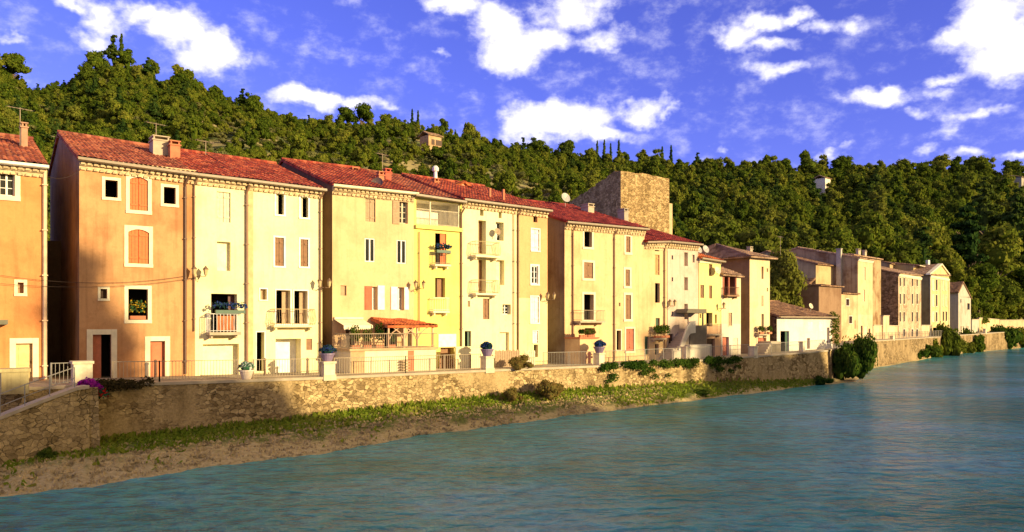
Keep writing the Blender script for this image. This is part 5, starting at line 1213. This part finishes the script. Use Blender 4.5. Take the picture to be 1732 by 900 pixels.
P = pedestal(828, .82, .58, 'pale stone pedestal carrying a blue flower pot before the cream yard wall'); flower_pot(P, .42, .42, FL_BLUE, POTV, 'violet pot of blue flowers on the pedestal before the cream yard wall', 2)
P = pedestal(1018, .85, .52, 'slim pedestal carrying a blue flower pot before the wide ochre house'); flower_pot(P, .42, .42, FL_BLUE, POTV, 'violet pot of blue flowers before the wide ochre house', 3)
pedestal(1164, 1.05, .5, 'bare white post of the quay railing before the outside staircase'); pedestal(1278, .8, .55, 'round worn post of the railing before the tower house'); pedestal(1361, .95, .4, 'thin pale post near the right end of the low white house')
pedestal(1512, .5, .45, 'short pale post on the far quay before the pink stone house'); pedestal(1620, .9, .4, 'slim white post on the far quay before the grey gabled house'); pedestal(1668, .9, .5, 'grey post on the far quay near the garden wall')
P = q_at(419, .2); flower_pot(P+Vector((0, 0, .0)), .36, .46, FL_WHITE, POTW, 'pale pot of small white flowers on the quay edge before the cream house', 4, leaf=.04)
pedestal(140, 1.02, .72, 'big square stone pier at the head of the river steps')
P = pt(25, 41.5, streetz(25)); e = empty('stone_trough', P, math.atan2(QD.y, QD.x), 'lichen stained square stone trough before the orange house door', 'trough'); m = MB(); m.box(-.5, -.4, -.2, .45, .4, .68); m.box(-.56, -.46, .683, .51, .46, .82); m.build('block', stucco('lichen_stone', (.52, .44, .22), stain=.5), e)
# hanging flower cluster on the wall corner
P = pt(156, 40.2, streetz(156)-.12); e = empty('hanging_flowers', P, 0, 'magenta and red flowers spilling over the wall corner by the stone pier', 'flowers'); rs = np.random.RandomState(9)
o = bpy.data.objects.new('magenta_blossom', quads_mesh('magenta_blossom', [leaf_cloud(rs, (rs.uniform(-.4, .35), 0, rs.uniform(.0, .35)), (.22, .2, .2), 170, .05) for _ in range(6)], FL_MAG)); C.objects.link(o); o.parent = e
o = bpy.data.objects.new('red_blossom', quads_mesh('red_blossom', [leaf_cloud(rs, (rs.uniform(-.32, .45), .0, rs.uniform(-.55, -.05)), (.26, .2, .24), 150, .05) for _ in range(8)], FL_RED)); C.objects.link(o); o.parent = e

# railings between the pedestals
def railing(x0, x1, label, mat, h=.95, step=.14, r=.010, inset=.25, posts=2.0, group='quay railings'):
    a, b = q_at(x0, inset), q_at(x1, inset); e = empty('railing', a, 0, label, 'railing', group); d = b-a; Ln = math.hypot(d.x, d.y); m = MB(); n = int(Ln/step)
    dr = lambda q: (d.x*q, d.y*q, d.z*q)
    for i in range(n+1): p = dr(i/n); m.tube([(p[0], p[1], p[2]+.08), (p[0], p[1], p[2]+h)], r, 4, False)
    m.build('bars', mat, e); m = MB()
    for zz, rr in ((h, .018), (.1, .014)):
        A_, B_ = dr(0), dr(1); m.tube([(A_[0], A_[1], A_[2]+zz), (B_[0], B_[1], B_[2]+zz)], rr, 5)
    m.build('rails', mat, e); k = max(1, int(Ln/posts))
    for i in range(k+1): m = MB(); p = dr(i/k); m.box(p[0]-.025, p[1]-.025, p[2]-.05, p[0]+.025, p[1]+.025, p[2]+h+.03); m.build('post', mat, e)
segs = [(192, 272, 'before the left door of the salmon house'), (272, 405, 'between the salmon house and the white flower pot'), (432, 545, 'before the white garage of the cream house'), (569, 690, 'before the left half of the terrace'), (690, 817, 'before the yellow house'),
        (923, 1008, 'before the gap beside the wide ochre house'), (1028, 1157, 'before the narrow ochre house'), (1171, 1271, 'before the outside staircase and the ivory house'), (1284, 1356, 'before the low white house'), (1365, 1398, 'at the right end of the low white house')]
for i, (a, b, w_) in enumerate(segs): railing(a, b, 'thin iron quay railing '+w_, IRONL if i < 5 else IRONG, step=.14)
railing(1485, 1610, 'thin far quay railing beyond the big bush', IRONG, step=.3)
# bollards on the street
for i, (x, pp) in enumerate(((263, 34.2), (520, 31), (627, 29.5), (795, 27.3), (448, 31.8))):
    P = pt(x, pp, streetz(x)); e = empty('bollard', P, 0, 'short dark street bollard between the railing and the houses', 'bollard', 'bollards along the street'); m = MB(); m.lathe([(.07, -.1), (.06, .75), (.08, .78), (.08, .84), (.03, .9)], 10); m.build('post', IRON, e)
# fire hydrant
P = H8.world(H8.u(997, 1.9), -1.9, 0); e = empty('fire_hydrant', P, 0, 'small red fire hydrant before the porch of the ochre house', 'hydrant'); HY_ = plain('hydrant_red', (.55, .12, .06), .5); m = MB(); m.lathe([(.16, 0), (.16, .08), (.11, .1), (.11, .62), (.15, .64), (.15, .72), (.1, .84), (.03, .9)], 12); m.build('barrel', HY_, e)
m = MB(); m.tube([(-.22, 0, .5), (.22, 0, .5)], .07, 8); m.build('outlet', HY_, e)

# river steps at the left: ramp wall, treads, handrail
LS = stone('steps_stone', (.58, .43, .21), (.36, .26, .12), (.15, .10, .04), 3.2, (.50, .37, .19), .38, .08)
rampP = lambda x: 40.9+(150-x)*.027
def rtop(x): return CAMZ-interp(x, [(-420, 6.2), (-150, 4.65), (0, 3.67), (128, 2.78), (150, 2.74)])
wall_strip('river_steps_wall', [-420, -300, -150, -75, 0, 40, 80, 110, 130, 150], rampP, rtop, lambda x: -.6, .35, LS, 'bulging stone wall of the river steps at the left edge')
a = pt(150, 40.9, 0); b = pt(150.5, 38.95, 0); m = MB(); m.prism([(0, -.6), (.45, -.6), (.35, CAMZ-2.72), (0, CAMZ-2.72)], 0, (b-a).length+.2)
o = m.build('stone_abutment', LS); o.location = (a.x-.02, a.y+.02, 0); d = b-a; o.rotation_euler = (0, 0, math.atan2(d.y, d.x)-R(90)); tag(o, 'stone end wall closing the head of the river steps beneath the pier', 'wall')
e = empty('river_steps', (0, 0, 0), 0, 'worn stone steps going down to the river behind the sloping wall', 'steps'); m = MB(); n = 22; x = 128.0
for i in range(n):
    x1 = x-22; zt_ = CAMZ-2.85-i*.165
    if zt_ < .3: break
    A1, A2, B1, B2 = pt(x, rampP(x)-.4), pt(x1, rampP(x1)-.4), pt(x, quayP(x)+.15), pt(x1, quayP(x1)+.15); V = lambda q, z: (q.x, q.y, z)
    m.quad(V(A2, zt_), V(A1, zt_), V(B1, zt_), V(B2, zt_)); m.quad(V(A2, zt_), V(B2, zt_), V(B2, zt_-.2), V(A2, zt_-.2)); x = x1
m.build('treads', plain('step_stone', (.40, .31, .19), .9, scale=3), e)
m = MB(); xs_ = [126, 84, 42, 0, -42, -84, -126]
top = [pt(x, rampP(x)-.15, rtop(x)+.95) for x in xs_]; m.tube([tuple(p) for p in top], .022, 5)
top2 = [pt(x, rampP(x)-.15, rtop(x)+.5) for x in xs_]; m.tube([tuple(p) for p in top2], .015, 5)
for x in xs_: q = pt(x, rampP(x)-.15, 0); m.tube([(q.x, q.y, rtop(x)-.05), (q.x, q.y, rtop(x)+.95)], .02, 5)
m.build('handrail', IRONG, e)
railing(88, 130, 'iron railing above the river steps by the dark alley', IRONG, inset=.25)

# ------------------------------------------------------------ lamps, dishes, aerials, cables
def lamp(H, x, y, label, arm=.9, two=True):
    u, z = H.u(x), H.z(x, y); e = empty('street_lamp', H.world(u, 0, z), math.atan2(H.d.y, H.d.x), label, 'street lamp', 'wall lamps along the quay'); e.scale = (.8, .8, .8)
    m = MB(); m.tube([(0, -.01, 0), (0, -.45, .03), (0, -arm, 0)], .025, 6); m.tube([(0, -.01, -.35), (0, -.3, -.12), (0, -.5, .0)], .015, 5); m.tube([(-.35, -arm*.7, 0), (.35, -arm*.7, 0)], .02, 5); m.build('bracket', IRON, e)
    for sx_ in ((-.35, .35) if two else (0,)):
        m = MB(); m.lathe([(.03, 0), (.05, .05), (.10, .12), (.16, .42), (.17, .44)], 6, (sx_, -arm*.7, 0)); l = m.build('lantern', plain('lantern_glass', (.55, .42, .22), .2), e)
        m = MB(); m.lathe([(.19, .443), (.17, .5), (.07, .6), (.03, .68)], 6, (sx_, -arm*.7, 0)); m.build('hood', IRON, l)
lamp(H2, 334, 468, 'double lantern lamp on the joint of the salmon and cream houses'); lamp(H3, 543, 487, 'double lantern lamp by the dark gap left of the beige house'); lamp(H5, 703, 489, 'double lantern lamp at the left edge of the yellow house')
lamp(H7, 924, 507, 'double lantern lamp at the corner of the apricot house'); lamp(H10, 1129, 518, 'double lantern lamp on the grey pink house'); lamp(H11, 1216, 522, 'double lantern lamp between the lemon and ivory houses', two=False)
def dish(P, r, label, face=None, pole=.6, mat=DISH):
    f = face or Vector((.5, -.8, .35)).normalized(); e = empty('satellite_dish', P, 0, label, 'satellite dish'); m = MB()
    m.lathe([(r*.05, 0), (r*.4, r*.03), (r*.75, r*.12), (r, r*.24), (r, r*.27), (r*.7, r*.15), (r*.1, r*.04)], 20); o = m.build('reflector', mat, e); o.rotation_euler = f.to_track_quat('Z', 'Y').to_euler()
    m = MB(); m.tube([(0, 0, -pole-r*.3), (0, 0.02, 0)], .025, 6); q = f*r*.8; m.tube([(0, 0, -r*.5), tuple(q)], .012, 4); m.build('mast', IRONG, e)
P = H8.world(H8.u(956, -7), 7, H8.z(956, 335, -7)); dish(P, .42, 'big grey satellite dish on a mast above the dark red roof', pole=1.0)
P = H4.world(H4.u(638, -1.5), 1.5, H4.z(638, 311, -1.5)); dish(P, .40, 'dark satellite dish lying against the red chimneys', mat=plain('dark_dish', (.14, .09, .07), .6), pole=.5, face=Vector((-.2, -.9, .4)).normalized())
P = H6.world(H6.u(836), -.35, H6.z(836, 393)); dish(P, .24, 'small tan satellite dish beside the upper window of the cream house', mat=TAUPE, pole=.3)
P = H11.world(H11.u(1208), -.3, H11.z(1208, 458)); dish(P, .33, 'pale satellite dish on the lemon yellow house', mat=PALEW, pole=.3)
P = H14.world(H14.u(1371, -1.5), 1.5, H14.z(1371, 518, -1.5)); dish(P, .28, 'small pale dish on the low white house roof', mat=PALEW, pole=.9)
P = H10.world(H10.u(1182, -1.5), 1.5, H10.z(1182, 423, -1.5)); dish(P, .3, 'grey dish at the right end of the dark red roof', pole=.7); P = H11.world(H11.u(1193, -2), 2, H11.z(1193, 422, -2)); dish(P, .35, 'grey dish above the orange tiled roof', pole=1.2)
def aerial(H, x, yt, yb, label, L_=1.2):
    u = H.u(x, -yb); zt_ = H.z(x, yt, -yb); zb_ = H.eL+H.rise*min(1, yb/H.ridge); e = empty('tv_aerial', H.world(u, yb, zb_), math.atan2(H.d.y, H.d.x)+.4, label, 'aerial', 'television aerials on the roofs'); h = zt_-zb_
    m = MB(); m.tube([(0, 0, -.1), (0, 0, h)], .018, 5); m.tube([(-L_/2, 0, h-.08), (L_/2, 0, h-.02)], .012, 4)
    for i in range(7): X = -L_/2+L_*i/6; m.tube([(X, -.22, h-.05), (X, .22, h-.05)], .007, 4, False)
    m.build('mast', IRONL, e)
for (Hh, x, yt, yb) in ((H0, 34, 182, 4.6), (H1, 106, 232, 7.5), (H1, 264, 208, 7.5), (H2, 348, 238, 7.5), (H4, 647, 260, 6.5), (H13, 1320, 400, 7)):
    aerial(Hh, x, yt, yb, 'thin television aerial standing on a tiled roof')
def cable(P, Q, sag, label):
    pts = [tuple(P+(Q-P)*(i/14)-Vector((0, 0, sag*4*(i/14)*(1-i/14)))) for i in range(15)]; m = MB(); m.tube(pts, .009, 4); tag(m.build('cable', plain('black_cable', (.05, .03, .02), .7)), label, 'cable')
cable(H0.world(H0.u(0), -.15, H0.z(0, 466)), H1.world(H1.u(313), -.15, H1.z(313, 467)), .35, 'upper dark cable strung across the alley to the salmon house'); cable(H0.world(H0.u(0), -.2, H0.z(0, 480)), H1.world(H1.u(328), -.2, H1.z(328, 470)), .3, 'lower dark cable strung across the alley to the salmon house')
cable(H0.world(H0.u(77), -.05, H0.z(77, 297)), H1.world(H1.u(140), -.05, H1.z(140, 284)), .3, 'short drooping cable bridging the alley near the eaves')
# dark backing wall at the end of the alley
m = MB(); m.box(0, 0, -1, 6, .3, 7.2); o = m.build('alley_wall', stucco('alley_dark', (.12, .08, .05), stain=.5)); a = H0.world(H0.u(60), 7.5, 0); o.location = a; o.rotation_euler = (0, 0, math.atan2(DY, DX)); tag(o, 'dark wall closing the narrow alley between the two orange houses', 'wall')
m = MB(); m.box(0, 0, -1, 6, .3, 8.5); o = m.build('alley_wall', S8b); a = H8.world(-4.6, 5.5, 0); o.location = a; o.rotation_euler = (0, 0, math.atan2(DY, DX)); tag(o, 'brown wall at the back of the gap beside the wide ochre house', 'wall')

# ------------------------------------------------------------ near trees and bushes
def plant(name, kind, mat, P, s, zs, label, cat, seed, nl=130, size=.06, trunk=True, group=None, dens=1.0):
    e = empty(name, P, 0, label, cat, group); me = quads_mesh('crown', crown(kind, seed, nl, size, dens), mat); o = bpy.data.objects.new('crown' if trunk else 'foliage', me); C.objects.link(o); o.parent = e
    o.scale = (s, s, s*zs)
    if trunk:
        o.location = (0, 0, s*.8); t = trunk_mb(s*1.4, s*.07, seed).build('trunk', BARK, e)
    return e
plant('plane_tree', 'round', G_LIGHT, pt(1322, 15.0, streetz(1320)), 3.0, 1.5, 'tall leafy tree rising between the tower house and the dark buildings', 'tree', 61, 420, .05)
plant('bush', 'bush', G_BUSH, pt(1437, 17.9, .3), 2.2, 2.35, 'big round dark green bush at the end of the near quay', 'bush', 62, 520, .042, False)
plant('bush', 'bush', G_BUSH, pt(1388, 18.9, .0), 1.0, .9, 'low bush spreading on the bank left of the big round bush', 'bush', 63, 160, .06, False)
for i, (x, yb, r_, zs) in enumerate(((1560, 606, 2.3, 1.2), (1592, 601, 2.6, 2.3), (1577, 604, 2.2, 1.5), (1545, 608, 1.8, 1.2), (1612, 598, 2.6, 1.3), (1640, 595, 3.0, 1.5), (1688, 590, 3.8, 1.5), (1626, 597, 2.4, 1.3), (1715, 588, 3.8, 1.5), (1742, 586, 3.8, 1.5))):
    p_ = (yb-HY)/CAMZ; plant('bush', 'bush', [G_BUSH, G_LIGHT, G_OAK][i % 3], pt(x, p_*1.0, -.1), r_, zs, 'green riverside bush growing at the foot of the far quay wall', 'bush', 70+i, 220, .065, False, 'bushes along the far quay wall')
plant('shrub', 'round', G_LIGHT, pt(1652, 7.8, streetz(1652)), 2.2, 1.0, 'small yellow green shrub behind the pale block wall', 'shrub', 90, 60, .12, False)
def ivy(x, w, h, label, mat=G_BUSH, seed=1, drop=0.0):
    P = pt(x, quayP(x)*1.004, streetz(x)-drop); e = empty('ivy', P, math.atan2(QD.y, QD.x), label, 'ivy'); rs = np.random.RandomState(seed); Q = []
    for i in range(int(10+w*6)): a = rs.uniform(-w/2, w/2); z = -abs(rs.normal(0, .45))*h*(1-abs(a)/w); Q.append(leaf_cloud(rs, (a, -.05, z), (.35, .22, .28), 60, .065))
    o = bpy.data.objects.new('foliage', quads_mesh('foliage', Q, mat)); C.objects.link(o); o.parent = e
ivy(1108, 3.4, 1.6, 'green ivy hanging over the quay wall before the narrow ochre house', seed=2); ivy(1070, 2.0, .5, 'thin ivy fringe on the quay edge left of the hanging ivy', seed=3); ivy(1222, 4.5, 1.4, 'dark green creeper over the quay wall before the ivory house', seed=4); ivy(1160, 2.5, .6, 'low creeper trailing along the coping near the white post', seed=6); ivy(1030, 1.2, 1.4, 'small ivy patch on the wall under the blue flower pot', seed=7)
e = empty('ivy', H14.world(H14.w-.3, -.05, 0), math.atan2(H14.d.y, H14.d.x), 'yellow green creeper climbing the right corner of the low white house', 'ivy'); rs = np.random.RandomState(8)
o = bpy.data.objects.new('foliage', quads_mesh('foliage', [leaf_cloud(rs, (rs.uniform(-.1, .9), -.15, z_), (.55-.1*abs(z_-2.6), .25, .4), 90, .07) for z_ in np.linspace(.6, 3.4, 12)], G_LIGHT)); C.objects.link(o); o.parent = e
ivy(205, 2.0, .4, 'dark dry creeper on the coping right of the pier', leafmat('dead_creeper', [(.1, (.03, .02, .012)), (.9, (.10, .08, .03))]), 9)
P = q_at(882, .1); plant('bush', 'bush', G_DRY, P, 1.0, .9, 'dry reddish bush leaning over the quay edge before the apricot house', 'bush', 64, 110, .05, False)
for (x, s, mt_, lb) in ((866, .75, G_DRY, 'dry shrub at the wall foot below the apricot house'), (925, 1.0, G_DRY, 'low brown weeds at the wall foot below the apricot corner'), (80, .42, G_BUSH, 'dark weed clump at the foot of the river steps wall')):
    f = quayP(x)*1.035 if x > 200 else rampP(x)*1.01; plant('weed_bush', 'bush', mt_, pt(x, f, interp(x, BASEZ)-.15 if x > 200 else .25), s, 1.2, lb, 'bush', int(x), 90, .05, False)
plant('weed_bush', 'bush', G_BUSH, pt(925, 27.0, .15), .9, .5, 'dark green clump at the water edge of the bank', 'bush', 65, 110, .05, False)
plant('weed_bush', 'bush', G_BUSH, pt(1180, 23.0, .3), 1.2, .35, 'leafy weeds on the bank below the creeper', 'bush', 66, 110, .05, False)

# ------------------------------------------------------------ wooded hill across the river, behind the viewer: its crest shades the foot of the wall
CREST = [(-400,3.4),(-100,3.1),(120,3.2),(200,3.7),(300,3.5),(395,3.3),(450,2.8),(490,2.1),(512,1.0),(535,.4),(900,.25),(950,-.3),(1090,-.4),(1180,.1),(1192,2.6),(1215,3.2),(1390,3.1),(1403,.5),(1425,-.3),(1600,-.3)]
DC = 110.0; m = MB(); xs_ = list(range(-420, 1700, 6)); offs = [(-75, -99), (-45, .2), (-12, .72), (0, 1), (14, .95), (60, .8), (200, .5)]
for i, x in enumerate(xs_):
    P = pt(x, quayP(x), interp(x, CREST))+SUN*DC; z = P.z+math.sin(x*.21)*.22+math.sin(x*.083+1)*.25; h = Vector((SUN.x, SUN.y, 0)).normalized()
    for (o_, f) in offs: Q_ = P+h*(o_ if o_ > -20 else o_); m.v.append((Q_.x, Q_.y, -1.5 if f < 0 else z*f))
n = len(offs)
for i in range(len(xs_)-1):
    for j in range(n-1): a = i*n+j; m.f.append((a, a+n, a+n+1, a+1)); m.m.append(0)
tag(m.build('opposite_hill', gm, smooth=True), kind='structure')
SHC = [quads_mesh("plane_crown", crown(("tall", "round")[k], 101+k, 260, .07, 1.0), G_OAK) for k in range(2)]
for i, (x, z, s, k) in enumerate(((243, 8.4, 1.35, 0), (222, 7.6, 1.4, 1), (238, 5.9, 1.4, 1), (262, 6.5, 1.4, 1), (284, 5.5, 1.3, 1), (262, 4.4, 1.5, 1), (302, 4.3, 1.0, 1), (1166, 4.7, 1.1, 1), (1205, 5.2, 1.7, 1), (1232, 4.6, 2.0, 1), (1262, 4.1, 1.7, 1), (1275, 2.8, 2.2, 1))):
    P = pt(x, quayP(x), z)+SUN*DC; H_ = s*(2.5 if k == 0 else 1.7); zg = interp(x, CREST)+DC*SUN.z-.5
    e = empty('plane_tree', (P.x, P.y, zg), i*1.3, 'tall leafy tree on the crest of the hill across the river', 'tree', 'trees on the opposite hill'); o = bpy.data.objects.new('crown', SHC[k]); C.objects.link(o); o.parent = e; o.scale = (s, s, s); o.location = (0, 0, P.z-zg-s*1.1)
    trunk_mb(max(1.5, P.z-zg), .3, i).build('trunk', BARK, e)
